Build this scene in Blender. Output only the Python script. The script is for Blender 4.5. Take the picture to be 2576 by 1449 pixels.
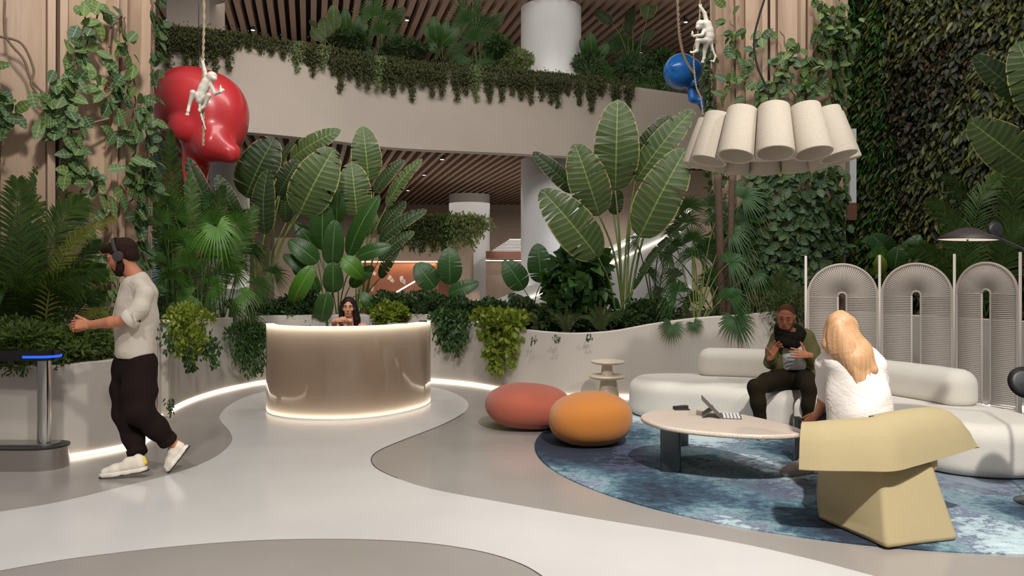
import bpy, math, random
import numpy as np
from mathutils import Vector as V, Matrix, noise
PI = math.pi
for _o in list(bpy.data.objects): bpy.data.objects.remove(_o)
SC = bpy.context.scene; COL = SC.collection

# ------------------------------------------------------------------ camera, world, lights, exposure
F, CX, HY, EYE = 2000.0, 1288.0, 700.0, 1.5          # focal length in px of the 2576x1449 frame, principal column, horizon row, eye height
cam_d = bpy.data.cameras.new('camera'); cam = bpy.data.objects.new('camera', cam_d); COL.objects.link(cam)
cam.location = (0, 0, EYE); cam.rotation_euler = (PI/2, 0, 0)
cam_d.sensor_width = 36; cam_d.lens = F/2576*36; cam_d.shift_y = -(724.5-HY)/2576; cam_d.clip_end = 200
SC.camera = cam
SC.view_settings.view_transform = 'Standard'; SC.view_settings.look = 'None'
SC.view_settings.gamma = 1; SC.view_settings.exposure = -0.25; SC.view_settings.use_curve_mapping = False
w = bpy.data.worlds.new('world'); SC.world = w; w.use_nodes = True
bg = w.node_tree.nodes['Background']; bg.inputs[0].default_value = (1.0, 0.97, 0.94, 1); bg.inputs[1].default_value = 0.27
def lamp(name, kind, loc, target, energy, color=(1, 0.965, 0.92), **kw):
    d = bpy.data.lights.new(name, kind); d.energy = energy; d.color = color
    for k, x in kw.items(): setattr(d, k, x)
    o = bpy.data.objects.new(name, d); COL.objects.link(o); o.location = loc
    o.rotation_euler = (V(target)-V(loc)).to_track_quat('-Z', 'Y').to_euler(); return o
lamp('ceiling_spot', 'SPOT', (1.9, 0.1, 6.8), (0.5, 3.8, 0), 2500, spot_size=1.2, spot_blend=0.85, shadow_soft_size=0.2)
lamp('ceiling_spot', 'SPOT', (1.9, 0.1, 6.8), (2.3, 6.3, 0), 1700, spot_size=0.80, spot_blend=0.7, shadow_soft_size=0.12)
lamp('ceiling_spot', 'SPOT', (5.2, 1.6, 6.8), (2.6, 6.6, 0.4), 750, spot_size=0.9, spot_blend=0.7, shadow_soft_size=0.12)
lamp('ceiling_spot', 'SPOT', (-2.2, -1.0, 6.8), (-2.2, 3.2, 0.0), 2000, spot_size=0.95, spot_blend=0.8, shadow_soft_size=0.25)
lamp('ceiling_spot', 'SPOT', (0.8, 3.0, 7.6), (1.4, 11.0, 2.2), 950, spot_size=0.8, spot_blend=0.8, shadow_soft_size=0.3)
lamp('ceiling_spot', 'SPOT', (-1.7, 2.6, 7.6), (-3.5, 10.8, 2.3), 2100, spot_size=0.8, spot_blend=0.8, shadow_soft_size=0.3)
lamp('ceiling_spot', 'SPOT', (-2.2, 2.5, 7.0), (-4.8, 7.6, 1.8), 480, spot_size=0.9, spot_blend=0.8, shadow_soft_size=0.3)
lamp('ceiling_spot', 'SPOT', (3.2, 5.0, 7.6), (5.8, 11.6, 2.8), 620, spot_size=1.1, spot_blend=0.8, shadow_soft_size=0.3)
lamp('overhead_fill', 'AREA', (0, 5, 10.5), (0, 6, 0), 220, (1, 0.97, 0.93), shape='RECTANGLE', size=11, size_y=9)  # added overhead fill lamp, no roof window is modelled
lamp('fascia_fill', 'AREA', (0.5, 8.5, 8.8), (0, 15.5, 4.8), 620, (1, 0.96, 0.92), shape='RECTANGLE', size=10, size_y=2)  # added area lamp brightening the balcony fascia, no fixture there
lamp('hall_light', 'AREA', (0, 24, 3.85), (0, 24, 0), 320, (1, 0.93, 0.85), shape='RECTANGLE', size=16, size_y=6)
lamp('hall_slat_fill', 'AREA', (0, 19.5, 0.6), (0, 20.5, 4), 260, (1, 0.9, 0.8), shape='RECTANGLE', size=14, size_y=5)  # added upward lamp brightening the lower slatted ceiling
lamp('hall_spot', 'SPOT', (2.6, 15.9, 3.9), (2.0, 18.2, 0.8), 200, (0.97, 0.98, 1), spot_size=1.5, spot_blend=0.5, shadow_soft_size=0.1)
lamp('gallery_light', 'AREA', (0, 16.5, 7.3), (0, 17.5, 5), 170, (1, 0.94, 0.88), shape='RECTANGLE', size=18, size_y=3)
lamp('gallery_slat_fill', 'AREA', (0, 19.0, 5.5), (0, 19.5, 8), 170, (1, 0.92, 0.85), shape='RECTANGLE', size=16, size_y=5)  # unseen upward lamp, added so the upper slats look lit

# ------------------------------------------------------------------ helpers
def W(px, py, d): return V(((px-CX)/F*d, d, EYE-(py-HY)/F*d))
def Gz(px, py, z=0.0):
    d = (EYE-z)*F/(py-HY); return V(((px-CX)/F*d, d, z))
def lin(c):
    return tuple((x/255/12.92 if x/255 <= 0.04045 else ((x/255+0.055)/1.055)**2.4) for x in c)
def put(o, parent=None):
    COL.objects.link(o)
    if parent is not None:
        o.parent = parent; o.matrix_parent_inverse = Matrix.Translation(-parent.location)
    return o
def tag(o, label=None, cat=None, group=None, kind=None):
    if label: o['label'] = label
    if cat: o['category'] = cat
    if group: o['group'] = group
    if kind: o['kind'] = kind
    return o
def thing(name, label, cat, loc=(0, 0, 0), group=None):
    o = bpy.data.objects.new(name, None); o.location = loc; o.empty_display_size = 0.1
    COL.objects.link(o); return tag(o, label, cat, group)
def kids(o): return [c for c in bpy.data.objects if c.parent is o]
def copy_tree(o, parent=None):
    c = o.copy(); COL.objects.link(c)
    if parent is not None: c.parent = parent
    for k in list(o.children): copy_tree(k, c)
    return c
def catmull(pts, n=8, closed=False):
    P = [V(p) for p in pts]; out = []; m = len(P)
    rng = range(m) if closed else range(m-1)
    for i in rng:
        g = (lambda j: P[j % m]) if closed else (lambda j: P[min(max(j, 0), m-1)])
        a, b, c, d = g(i-1), g(i), g(i+1), g(i+2)
        for k in range(n):
            t = k/n
            out.append(0.5*((2*b)+(c-a)*t+(2*a-5*b+4*c-d)*t*t+(3*b-a-3*c+d)*t**3))
    if not closed: out.append(P[-1].copy())
    return out
class MB:
    def __init__(s): s.v = []; s.f = []; s.uv = []; s.has_uv = False
    def add(s, vs, fs, uv=None):
        b = len(s.v); s.v += [tuple(p) for p in vs]; s.f += [tuple(i+b for i in f) for f in fs]
        if uv: s.has_uv = True; s.uv += uv
        else: s.uv += [(0, 0)]*len(vs)
        return s
    def box(s, c, size, rz=0, R=None):
        c = V(c); x, y, z = [q/2 for q in size]; R = R or Matrix.Rotation(rz, 3, 'Z')
        vs = [c+R@V((a*x, b*y, e*z)) for a in (-1, 1) for b in (-1, 1) for e in (-1, 1)]
        return s.add(vs, [(0, 1, 3, 2), (4, 6, 7, 5), (0, 4, 5, 1), (2, 3, 7, 6), (0, 2, 6, 4), (1, 5, 7, 3)])
    def tube(s, pts, r, n=8, cap=True):
        P = [V(p) for p in pts]; m = len(P); R = r if isinstance(r, (list, tuple)) else [r]*m
        t0 = (P[1]-P[0]).normalized(); u = t0.orthogonal().normalized(); vs = []
        for i in range(m):
            t = (P[min(i+1, m-1)]-P[max(i-1, 0)]).normalized()
            u = (u-t*u.dot(t))
            u = u.normalized() if u.length > 1e-6 else t.orthogonal().normalized()
            w = t.cross(u)
            vs += [P[i]+(u*math.cos(2*PI*k/n)+w*math.sin(2*PI*k/n))*R[i] for k in range(n)]
        fs = [(i*n+k, i*n+(k+1) % n, (i+1)*n+(k+1) % n, (i+1)*n+k) for i in range(m-1) for k in range(n)]
        if cap: fs += [tuple(range(n-1, -1, -1)), tuple((m-1)*n+k for k in range(n))]
        return s.add(vs, fs)
    def lathe(s, prof, c, n=32, R=None, cap=True):
        c = V(c); m = len(prof); vs = []
        for (r, z) in prof:
            for k in range(n):
                p = V((r*math.cos(2*PI*k/n), r*math.sin(2*PI*k/n), z)); vs.append(c+(R@p if R else p))
        fs = [(i*n+k, i*n+(k+1) % n, (i+1)*n+(k+1) % n, (i+1)*n+k) for i in range(m-1) for k in range(n)]
        if cap: fs += [tuple(range(n-1, -1, -1)), tuple((m-1)*n+k for k in range(n))]
        return s.add(vs, fs)
    def rings(s, rings, cap=True, closed=True):
        n = len(rings[0]); vs = [p for r in rings for p in r]; m = len(rings)
        kk = range(n) if closed else range(n-1)
        fs = [(i*n+k, i*n+(k+1) % n, (i+1)*n+(k+1) % n, (i+1)*n+k) for i in range(m-1) for k in kk]
        if cap: fs += [tuple(range(n-1, -1, -1)), tuple((m-1)*n+k for k in range(n))]
        return s.add(vs, fs)
    def prism(s, outline, z0, z1):
        return s.rings([[V((p[0], p[1], z)) for p in outline] for z in (z0, z1)])
    def build(s, name, mat, parent=None, smooth=True, bevel=0, sub=0, seg=2, auto=None):
        me = bpy.data.meshes.new(name); me.from_pydata(s.v, [], s.f)
        if s.has_uv:
            l = me.uv_layers.new(name='UVMap'); vi = np.zeros(len(me.loops), dtype=np.int32)
            me.loops.foreach_get('vertex_index', vi)
            l.data.foreach_set('uv', np.array(s.uv, dtype=np.float32)[vi].ravel())
        me.materials.append(mat)
        me.polygons.foreach_set('use_smooth', [smooth]*len(me.polygons))
        if smooth and auto is not None: me.set_sharp_from_angle(angle=auto)
        o = put(bpy.data.objects.new(name, me), parent)
        if bevel:
            b = o.modifiers.new('bevel', 'BEVEL'); b.width = bevel; b.segments = seg; b.limit_method = 'ANGLE'; b.angle_limit = 0.6
        if sub:
            b = o.modifiers.new('sub', 'SUBSURF'); b.levels = b.render_levels = sub
        return o
def pillow(mb, outline, prof):
    """outline: closed 2D list; prof: (inset, z) from bottom to top -> rounded slab"""
    P = [V((p[0], p[1])) for p in outline]; n = len(P)
    area = sum(P[i].x*P[(i+1) % n].y-P[(i+1) % n].x*P[i].y for i in range(n)); sg = 1 if area > 0 else -1
    N = []
    for i in range(n):
        t = (P[(i+1) % n]-P[i-1]).normalized(); N.append(V((-t.y, t.x))*sg)
    return mb.rings([[V((P[i].x+N[i].x*ins, P[i].y+N[i].y*ins, z)) for i in range(n)] for ins, z in prof])
def np_mesh(name, verts, quads, mat, parent=None, uv=None, smooth=True):
    verts = np.asarray(verts, dtype=np.float32); quads = np.asarray(quads, dtype=np.int32)
    me = bpy.data.meshes.new(name); me.vertices.add(len(verts)); me.vertices.foreach_set('co', verts.ravel())
    k = quads.shape[1]; me.loops.add(quads.size); me.loops.foreach_set('vertex_index', quads.ravel())
    me.polygons.add(len(quads)); me.polygons.foreach_set('loop_start', np.arange(len(quads), dtype=np.int32)*k)
    me.update(calc_edges=True)
    if uv is not None:
        l = me.uv_layers.new(name='UVMap'); l.data.foreach_set('uv', np.asarray(uv, dtype=np.float32)[quads.ravel()].ravel())
    me.polygons.foreach_set('use_smooth', np.full(len(quads), smooth, dtype=bool))
    me.materials.append(mat); me.validate()
    return put(bpy.data.objects.new(name, me), parent)

# ------------------------------------------------------------------ signed-distance modelling (bodies, animals, soft shapes)
def nets(f, lo, h):
    sgn = f < 0; nx, ny, nz = f.shape; cnt = np.zeros((nx-1, ny-1, nz-1), dtype=np.int8)
    for a in (0, 1):
        for b in (0, 1):
            for c in (0, 1): cnt += sgn[a:nx-1+a, b:ny-1+b, c:nz-1+c]
    act = (cnt > 0) & (cnt < 8); ids = np.full(act.shape, -1, dtype=np.int64); ci = np.argwhere(act); ids[act] = np.arange(len(ci))
    tot = np.zeros((len(ci), 3)); num = np.zeros(len(ci)); cs = [(a, b, c) for a in (0, 1) for b in (0, 1) for c in (0, 1)]
    for o0 in cs:
        for e in range(3):
            if o0[e]: continue
            o1 = list(o0); o1[e] = 1; o1 = tuple(o1)
            A = f[ci[:, 0]+o0[0], ci[:, 1]+o0[1], ci[:, 2]+o0[2]]; B = f[ci[:, 0]+o1[0], ci[:, 1]+o1[1], ci[:, 2]+o1[2]]
            mm = (A < 0) != (B < 0); t = np.where(mm, A/np.where(mm, A-B, 1), 0)
            p = ci+np.array(o0)+t[:, None]*(np.array(o1)-np.array(o0)); tot[mm] += p[mm]; num[mm] += 1
    verts = lo+h*tot/np.maximum(num, 1)[:, None]; quads = []
    for axn in range(3):
        o1, o2 = [(1, 2), (2, 0), (0, 1)][axn]
        sa = [slice(None)]*3; sb = [slice(None)]*3; sa[axn] = slice(0, -1); sb[axn] = slice(1, None)
        e = np.argwhere(sgn[tuple(sa)] != sgn[tuple(sb)])
        e = e[(e[:, o1] > 0) & (e[:, o2] > 0) & (e[:, o1] < f.shape[o1]-1) & (e[:, o2] < f.shape[o2]-1)]
        def cid(d1, d2):
            q = e.copy(); q[:, o1] -= d1; q[:, o2] -= d2; return ids[q[:, 0], q[:, 1], q[:, 2]]
        Q = np.stack([cid(1, 1), cid(0, 1), cid(0, 0), cid(1, 0)], 1)
        fl = ~sgn[e[:, 0], e[:, 1], e[:, 2]]; Q[fl] = Q[fl][:, ::-1]; quads.append(Q)
    quads = np.concatenate(quads); quads = quads[(quads >= 0).all(1)]
    return verts, quads
def poly_slab(outline, z0, z1, r, h=0.018, r0=None):
    """rounded slab: closed 2D outline extruded from z0 to z1 with edge radius r (r0 for the lower edge)"""
    P = np.array([(p[0], p[1]) for p in outline]); Q = np.roll(P, -1, 0); lo = np.array([*P.min(0), z0])-3*h; hi = np.array([*P.max(0), z1])+3*h
    n = np.ceil((hi-lo)/h).astype(int)+1; X, Y = np.meshgrid(lo[0]+h*np.arange(n[0]), lo[1]+h*np.arange(n[1]), indexing='ij'); Z = lo[2]+h*np.arange(n[2])
    d2 = np.full(X.shape, 1e9); ins = np.zeros(X.shape, bool)
    for a, b in zip(P, Q):
        e = b-a; t = np.clip(((X-a[0])*e[0]+(Y-a[1])*e[1])/max(e@e, 1e-12), 0, 1)
        d2 = np.minimum(d2, np.hypot(X-a[0]-t*e[0], Y-a[1]-t*e[1]))
        c = ((a[1] > Y) != (b[1] > Y)) & (X < e[0]*(Y-a[1])/(e[1] if abs(e[1]) > 1e-12 else 1e-12)+a[0]); ins ^= c
    d2 = np.where(ins, -d2, d2); zc, hz = (z0+z1)/2, (z1-z0)/2; r0 = r0 or r
    R = np.where(Z > zc, r, r0)[None, None, :]; qx = d2[:, :, None]+R; qz = np.abs(Z-zc)[None, None, :]-hz+R
    f = np.minimum(np.maximum(qx, qz), 0)+np.hypot(np.maximum(qx, 0), np.maximum(qz, 0))-R
    return nets(f.astype(np.float32), lo, h)
class SDF:
    def __init__(s, h): s.h = h; s.p = []
    def cap(s, a, b, ra, rb=None, k=0.02): s.p.append(('c', V(a), V(b), ra, ra if rb is None else rb, k)); return s
    def chain(s, pts, rs, k=0.02):
        for i in range(len(pts)-1): s.cap(pts[i], pts[i+1], rs[i], rs[i+1], k)
        return s
    def ell(s, c, r, R=None, k=0.02, op=1): s.p.append(('e', V(c), V(r), R or Matrix.Identity(3), op, k)); return s
    def cut(s, c, r, R=None, k=0.01): return s.ell(c, r, R, k, -1)
    def half(s, c, n, k=0.01): s.p.append(('h', V(c), V(n).normalized(), 0, -1, k)); return s   # removes the side n points to
    def mesh(s, fold=None):
        lo = np.full(3, 1e9); hi = -lo
        for q in s.p:
            if q[0] == 'c':
                pts, r = (q[1], q[2]), max(q[3], q[4])
            elif q[0] == 'e' and q[4] > 0: pts, r = (q[1],), max(q[2])
            else: continue
            for p in pts: lo = np.minimum(lo, np.array(p)-r); hi = np.maximum(hi, np.array(p)+r)
        h = s.h; lo -= 6*h; hi += 6*h; n = np.ceil((hi-lo)/h).astype(int)+1
        ax = [(lo[i]+h*np.arange(n[i])).astype(np.float32) for i in range(3)]
        f = np.full(tuple(n), 1.0, dtype=np.float32)
        for q in s.p:
            k = q[5]
            if q[0] == 'c': pmin = np.minimum(q[1], q[2])-max(q[3], q[4]); pmax = np.maximum(q[1], q[2])+max(q[3], q[4])
            elif q[0] == 'e': pmin = np.array(q[1])-max(q[2]); pmax = np.array(q[1])+max(q[2])
            else: pmin, pmax = lo, hi
            m = k+4*h
            i0 = np.clip(((pmin-m-lo)/h).astype(int), 0, n-1); i1 = np.clip(((pmax+m-lo)/h).astype(int)+2, 1, n)
            sl = tuple(slice(i0[i], i1[i]) for i in range(3))
            X, Y, Z = ax[0][sl[0]][:, None, None], ax[1][sl[1]][None, :, None], ax[2][sl[2]][None, None, :]
            if q[0] == 'c':
                a, ba = q[1], q[2]-q[1]; L = max(ba.dot(ba), 1e-9)
                t = np.clip(((X-a.x)*ba.x+(Y-a.y)*ba.y+(Z-a.z)*ba.z)/L, 0, 1)
                d = np.sqrt((X-a.x-t*ba.x)**2+(Y-a.y-t*ba.y)**2+(Z-a.z-t*ba.z)**2)-(q[3]+(q[4]-q[3])*t)
            elif q[0] == 'e':
                c, r, R = q[1], q[2], q[3]
                L = [R[0][j]*(X-c.x)+R[1][j]*(Y-c.y)+R[2][j]*(Z-c.z) for j in range(3)]
                k0 = np.sqrt(sum((L[j]/r[j])**2 for j in range(3))); k1 = np.sqrt(sum((L[j]/r[j]**2)**2 for j in range(3)))+1e-6
                d = k0*(k0-1)/k1
            else:
                d = -((X-q[1].x)*q[2].x+(Y-q[1].y)*q[2].y+(Z-q[1].z)*q[2].z)
            a = f[sl]
            if q[0] == 'c' or q[4] > 0:
                hh = np.clip(0.5+0.5*(a-d)/k, 0, 1); f[sl] = a+(d-a)*hh-k*hh*(1-hh)
            else:
                d = -d; hh = np.clip(0.5-0.5*(a-d)/k, 0, 1); f[sl] = a+(d-a)*hh+k*hh*(1-hh)
        if fold:
            amp, fr, axis = fold; X, Y, Z = ax[0][:, None, None], ax[1][None, :, None], ax[2][None, None, :]
            wv = np.sin(fr*0.6*X+3*np.sin(fr*0.23*Z)+1.3)+np.sin(fr*0.8*Y-2*np.sin(fr*0.31*Z))
            f = f+amp*(0.5*np.sin(fr*(Z if axis == 'z' else X)+1.6*wv)+0.35*np.sin(fr*0.55*(Z+0.7*X-0.5*Y)+wv))
        return nets(f, lo, h)
    def build(s, name, mat, parent=None, fold=None, smooth=0):
        v, q = s.mesh(fold); o = np_mesh(name, v, q, mat, parent)
        if smooth:
            m = o.modifiers.new('smooth', 'SMOOTH'); m.factor = 0.5; m.iterations = smooth
        return o
def join_np(parts):
    V_, Q_, b = [], [], 0
    for v, q in parts: V_.append(v); Q_.append(q+b); b += len(v)
    return np.concatenate(V_), np.concatenate(Q_)
# ------------------------------------------------------------------ materials
MATS = {}
def nodes(name):
    m = bpy.data.materials.new(name); m.use_nodes = True; nt = m.node_tree
    return m, nt, nt.nodes['Principled BSDF'], nt.nodes['Material Output']
def N(nt, t, **kw):
    n = nt.nodes.new(t)
    for k, x in kw.items():
        if k in ('op', 'blend'): setattr(n, 'operation' if k == 'op' else 'blend_type', x)
        elif isinstance(k, str) and k.startswith('i'): n.inputs[int(k[1:])].default_value = x
    return n
def mathn(nt, op, a, b=None, clamp=False):
    n = nt.nodes.new('ShaderNodeMath'); n.operation = op; n.use_clamp = clamp
    for i, x in enumerate((a, b)):
        if x is None: continue
        if isinstance(x, (int, float)): n.inputs[i].default_value = x
        else: nt.links.new(x, n.inputs[i])
    return n.outputs[0]
def mixc(nt, fac, a, b, blend='MIX'):
    n = nt.nodes.new('ShaderNodeMix'); n.data_type = 'RGBA'; n.blend_type = blend
    for i, x in ((0, fac), (6, a), (7, b)):
        if isinstance(x, (int, float)): n.inputs[i].default_value = x
        elif isinstance(x, tuple): n.inputs[i].default_value = (*x[:3], 1)
        else: nt.links.new(x, n.inputs[i])
    return n.outputs[2]
def ramp(nt, fac, stops):
    n = nt.nodes.new('ShaderNodeValToRGB'); nt.links.new(fac, n.inputs[0]); e = n.color_ramp.elements
    while len(e) < len(stops): e.new(0.5)
    for x, (p, c) in zip(e, stops): x.position = p; x.color = (*c, 1)
    return n.outputs[0]
def tex(nt, scale, detail=3, rough=0.5, vec=None, kind='ShaderNodeTexNoise'):
    n = nt.nodes.new(kind); n.inputs['Scale'].default_value = scale
    if kind == 'ShaderNodeTexNoise': n.inputs['Detail'].default_value = detail; n.inputs['Roughness'].default_value = rough
    if vec is not None: nt.links.new(vec, n.inputs['Vector'])
    return n.outputs[0]
def coords(nt, scale=(1, 1, 1), rot=(0, 0, 0), src='Object'):
    t = nt.nodes.new('ShaderNodeTexCoord'); m = nt.nodes.new('ShaderNodeMapping')
    m.inputs['Scale'].default_value = scale; m.inputs['Rotation'].default_value = rot
    nt.links.new(t.outputs[src], m.inputs['Vector']); return m.outputs[0]
def bump(nt, p, h, strength, dist=0.01):
    b = nt.nodes.new('ShaderNodeBump'); b.inputs['Strength'].default_value = strength; b.inputs['Distance'].default_value = dist
    nt.links.new(h, b.inputs['Height']); nt.links.new(b.outputs[0], p.inputs['Normal'])
def mat(name, c, rough=0.6, var=0.08, vs=6, bs=0, bd=0.004, bst=0.4, metal=0, spec=0.5, stretch=(1, 1, 1), c2=None, coat=0, speck=0, sheen=0, sc=1.0, wr=0):
    """plain procedural surface: colour with soft noise variation, optional fine speckle and bump"""
    m, nt, p, o = nodes(name); v = coords(nt, stretch)
    c = lin(c); c2 = lin(c2) if c2 else tuple(x*(1-var*2) for x in c)
    col = mixc(nt, tex(nt, vs, 4, 0.55, v), c, c2)
    if speck:
        s = ramp(nt, tex(nt, speck, 2, 0.6, v), [(0.34, (1-0.38*sc,)*3), (0.46, (1,)*3), (0.58, (1,)*3), (0.68, (1+0.18*sc,)*3)])
        col = mixc(nt, 1.0, col, s, 'MULTIPLY')
    nt.links.new(col, p.inputs['Base Color'])
    p.inputs['Roughness'].default_value = rough; p.inputs['Metallic'].default_value = metal; p.inputs['Specular IOR Level'].default_value = spec
    p.inputs['Coat Weight'].default_value = coat; p.inputs['Coat Roughness'].default_value = 0.05
    if sheen: p.inputs['Sheen Weight'].default_value = sheen
    if wr:
        n = nt.nodes.new('ShaderNodeTexNoise'); n.inputs['Scale'].default_value = wr; n.inputs['Detail'].default_value = 2.5; n.inputs['Roughness'].default_value = 0.45; n.inputs['Distortion'].default_value = 1.6
        nt.links.new(coords(nt, (1, 1, 1.7), (0.5, 0.4, 0)), n.inputs['Vector'])
        bump(nt, p, mathn(nt, 'ADD', mathn(nt, 'POWER', mathn(nt, 'ABSOLUTE', mathn(nt, 'SUBTRACT', n.outputs[0], 0.5)), 0.7), mathn(nt, 'MULTIPLY', tex(nt, bs or 200, 2, 0.6, v), 0.04)), 0.2, 0.03)
    elif bs: bump(nt, p, tex(nt, bs, 3, 0.6, v), bst, bd)
    MATS[name] = m; return m
def emit(name, c, s):
    m, nt, p, o = nodes(name); p.inputs['Base Color'].default_value = (0, 0, 0, 1)
    p.inputs['Emission Color'].default_value = (*lin(c), 1); p.inputs['Emission Strength'].default_value = s; return m
def leafmat(name, c1, c2, rough=0.45, trans=0.22, spec=0.35, vein=None, edge=None, freq=46, tip=None, midw=0.05, vst=0.2):
    m, nt, p, o = nodes(name); g = nt.nodes.new('ShaderNodeNewGeometry')
    r = g.outputs['Random Per Island']
    col = mixc(nt, r, lin(c1), lin(c2))
    n1 = tex(nt, 7, 3, 0.6, coords(nt)); col = mixc(nt, mathn(nt, 'MULTIPLY', n1, 0.5), col, tuple(x*0.62 for x in lin(c1)))
    if vein or edge or tip:
        uv = nt.nodes.new('ShaderNodeUVMap'); sp = nt.nodes.new('ShaderNodeSeparateXYZ'); nt.links.new(uv.outputs[0], sp.inputs[0])
        au = mathn(nt, 'ABSOLUTE', mathn(nt, 'MULTIPLY', mathn(nt, 'SUBTRACT', sp.outputs[0], 0.5), 2))
        if vein:
            ph = mathn(nt, 'MULTIPLY', mathn(nt, 'SUBTRACT', sp.outputs[1], mathn(nt, 'MULTIPLY', au, 0.07)), freq)
            wv = mathn(nt, 'SINE', mathn(nt, 'MULTIPLY', ph, 2*PI)); st = mathn(nt, 'POWER', mathn(nt, 'MULTIPLY', mathn(nt, 'ADD', wv, 1), 0.5), 3)
            col = mixc(nt, mathn(nt, 'MULTIPLY', st, vst), col, lin(vein))
            fine = mathn(nt, 'SINE', mathn(nt, 'MULTIPLY', ph, 2*PI*4)); col = mixc(nt, mathn(nt, 'MULTIPLY', mathn(nt, 'ADD', fine, 1), 0.08), col, tuple(x*0.5 for x in lin(c1)))
            mid = mathn(nt, 'SUBTRACT', 1, mathn(nt, 'DIVIDE', au, midw), True); col = mixc(nt, mid, col, lin(vein))
            bump(nt, p, st, min(0.5, vst*2.5), 0.006)
        if edge:
            e = mathn(nt, 'MULTIPLY', mathn(nt, 'SUBTRACT', mathn(nt, 'ADD', au, mathn(nt, 'MULTIPLY', mathn(nt, 'SUBTRACT', tex(nt, 14, 2, 0.5, coords(nt)), 0.5), 0.10)), 0.93), 18, True)
            col = mixc(nt, e, col, lin(edge))
        if tip:
            e = mathn(nt, 'MULTIPLY', mathn(nt, 'SUBTRACT', sp.outputs[1], 0.82), 8, True); col = mixc(nt, mathn(nt, 'MULTIPLY', e, mathn(nt, 'GREATER_THAN', r, 0.45)), col, lin(tip))
    nt.links.new(col, p.inputs['Base Color']); p.inputs['Roughness'].default_value = rough; p.inputs['Specular IOR Level'].default_value = spec
    t = nt.nodes.new('ShaderNodeBsdfTranslucent'); nt.links.new(mixc(nt, 0.35, col, lin((150, 190, 60))), t.inputs[0])
    x = nt.nodes.new('ShaderNodeMixShader'); x.inputs[0].default_value = trans
    nt.links.new(p.outputs[0], x.inputs[1]); nt.links.new(t.outputs[0], x.inputs[2]); nt.links.new(x.outputs[0], o.inputs[0])
    return m
M_plaster = mat('pale_plaster', (196, 187, 177), 0.75, 0.05, 3, 90, 0.002, 0.3)
M_fascia = mat('beige_plaster', (196, 183, 170), 0.8, 0.06, 2, 70, 0.003, 0.4, speck=140, sc=0.4)
M_beige = mat('beige_stone_plaster', (168, 150, 134), 0.85, 0.08, 4, 60, 0.004, 0.5, speck=60)
M_white = mat('white_paint', (226, 226, 226), 0.35, 0.02, 2)
M_stair = mat('shaded_white_paint', (186, 184, 182), 0.5, 0.03, 2)  # white paint greyed, the leaf shade is put into the colour
M_tile = mat('white_tiled_column', (222, 222, 222), 0.35, 0.03, 3)
M_wood = mat('pale_oak', (186, 160, 137), 0.55, 0.12, 7, 40, 0.002, 0.3, stretch=(6, 6, 0.35), c2=(158, 131, 109))
M_slat = mat('brown_slat', (138, 112, 96), 0.6, 0.1, 5, stretch=(3, 0.4, 3))
M_void = mat('dark_ceiling_void', (30, 26, 24), 0.9, 0.05)
M_floor = mat('polished_grey_concrete', (158, 151, 145), 0.2, 0.10, 1.3, spec=0.5, speck=320, c2=(138, 131, 125), sc=0.3)
M_path = mat('polished_light_concrete', (208, 204, 200), 0.18, 0.06, 1.2, spec=0.5, speck=320, c2=(188, 184, 181), sc=0.2)
M_joint = mat('dark_joint', (70, 64, 60), 0.5, 0.05)
M_led = emit('warm_led', (255, 240, 218), 4.0)
M_blueled = emit('blue_led', (30, 80, 255), 2.2)
M_spot = emit('spot_lens', (255, 245, 230), 12)
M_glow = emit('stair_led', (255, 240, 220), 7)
M_glowslat = emit('glowing_slat', (255, 248, 238), 1.2)  # glow put into the top canopy slat, which is no lamp
M_soil = mat('dark_soil', (52, 42, 34), 0.95, 0.2, 20, 30, 0.02, 0.8)
M_boucle = mat('cream_boucle', (226, 219, 208), 0.9, 0.04, 5, 160, 0.006, 0.7, sheen=0.3)
M_chair = mat('olive_sand_felt', (170, 154, 116), 0.9, 0.05, 4, 220, 0.003, 0.4, speck=420, sc=0.35)
M_terra = mat('terracotta_wool', (172, 88, 64), 0.9, 0.07, 3, 260, 0.005, 0.6, c2=(154, 76, 58), sheen=0.2)
M_orange = mat('ochre_wool', (190, 120, 44), 0.9, 0.06, 3, 260, 0.005, 0.6, c2=(174, 104, 36), sheen=0.2)
M_felt = mat('speckled_grey_felt', (196, 184, 168), 0.9, 0.03, 4, 200, 0.003, 0.4, speck=200, sc=0.6)
M_feltin = mat('felt_lining', (205, 194, 178), 0.9, 0.03, 4)
M_stone = mat('travertine', (222, 205, 190), 0.3, 0.08, 5, speck=110, c2=(205, 188, 172), stretch=(1, 2.2, 1))
M_terrazzo = mat('cream_terrazzo', (214, 198, 176), 0.55, 0.05, 6, speck=120)
M_gun = mat('gunmetal', (92, 94, 94), 0.28, 0.05, 4, metal=0.85)
M_black = mat('matte_black', (30, 29, 30), 0.45, 0.05, 4)
M_brown = mat('dark_brown_metal', (38, 31, 29), 0.6, 0.05, 4)
M_screen = mat('putty_lacquer', (192, 180, 170), 0.5, 0.03, 4)
M_pole = mat('pale_metal_pole', (214, 203, 193), 0.35, 0.03, 4)
M_chrome = mat('chrome', (205, 202, 198), 0.12, 0.02, 3, metal=1)
M_steel = mat('brushed_steel', (190, 184, 178), 0.32, 0.05, 3, metal=1, stretch=(1, 1, 8))
M_smoke = mat('smoked_glass', (26, 25, 26), 0.1, 0.02, 3)
M_copper = mat('aged_copper', (146, 98, 76), 0.42, 0.15, 1.6, metal=0.4, c2=(118, 72, 54))
M_copperwood = mat('copper_fluting', (128, 84, 66), 0.5, 0.1, 5)
M_patch = mat('peeled_pale_patch', (176, 168, 172), 0.7, 0.1, 5)
M_red = mat('glossy_red', (192, 50, 54), 0.32, 0.02, 2, coat=0.25)
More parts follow.
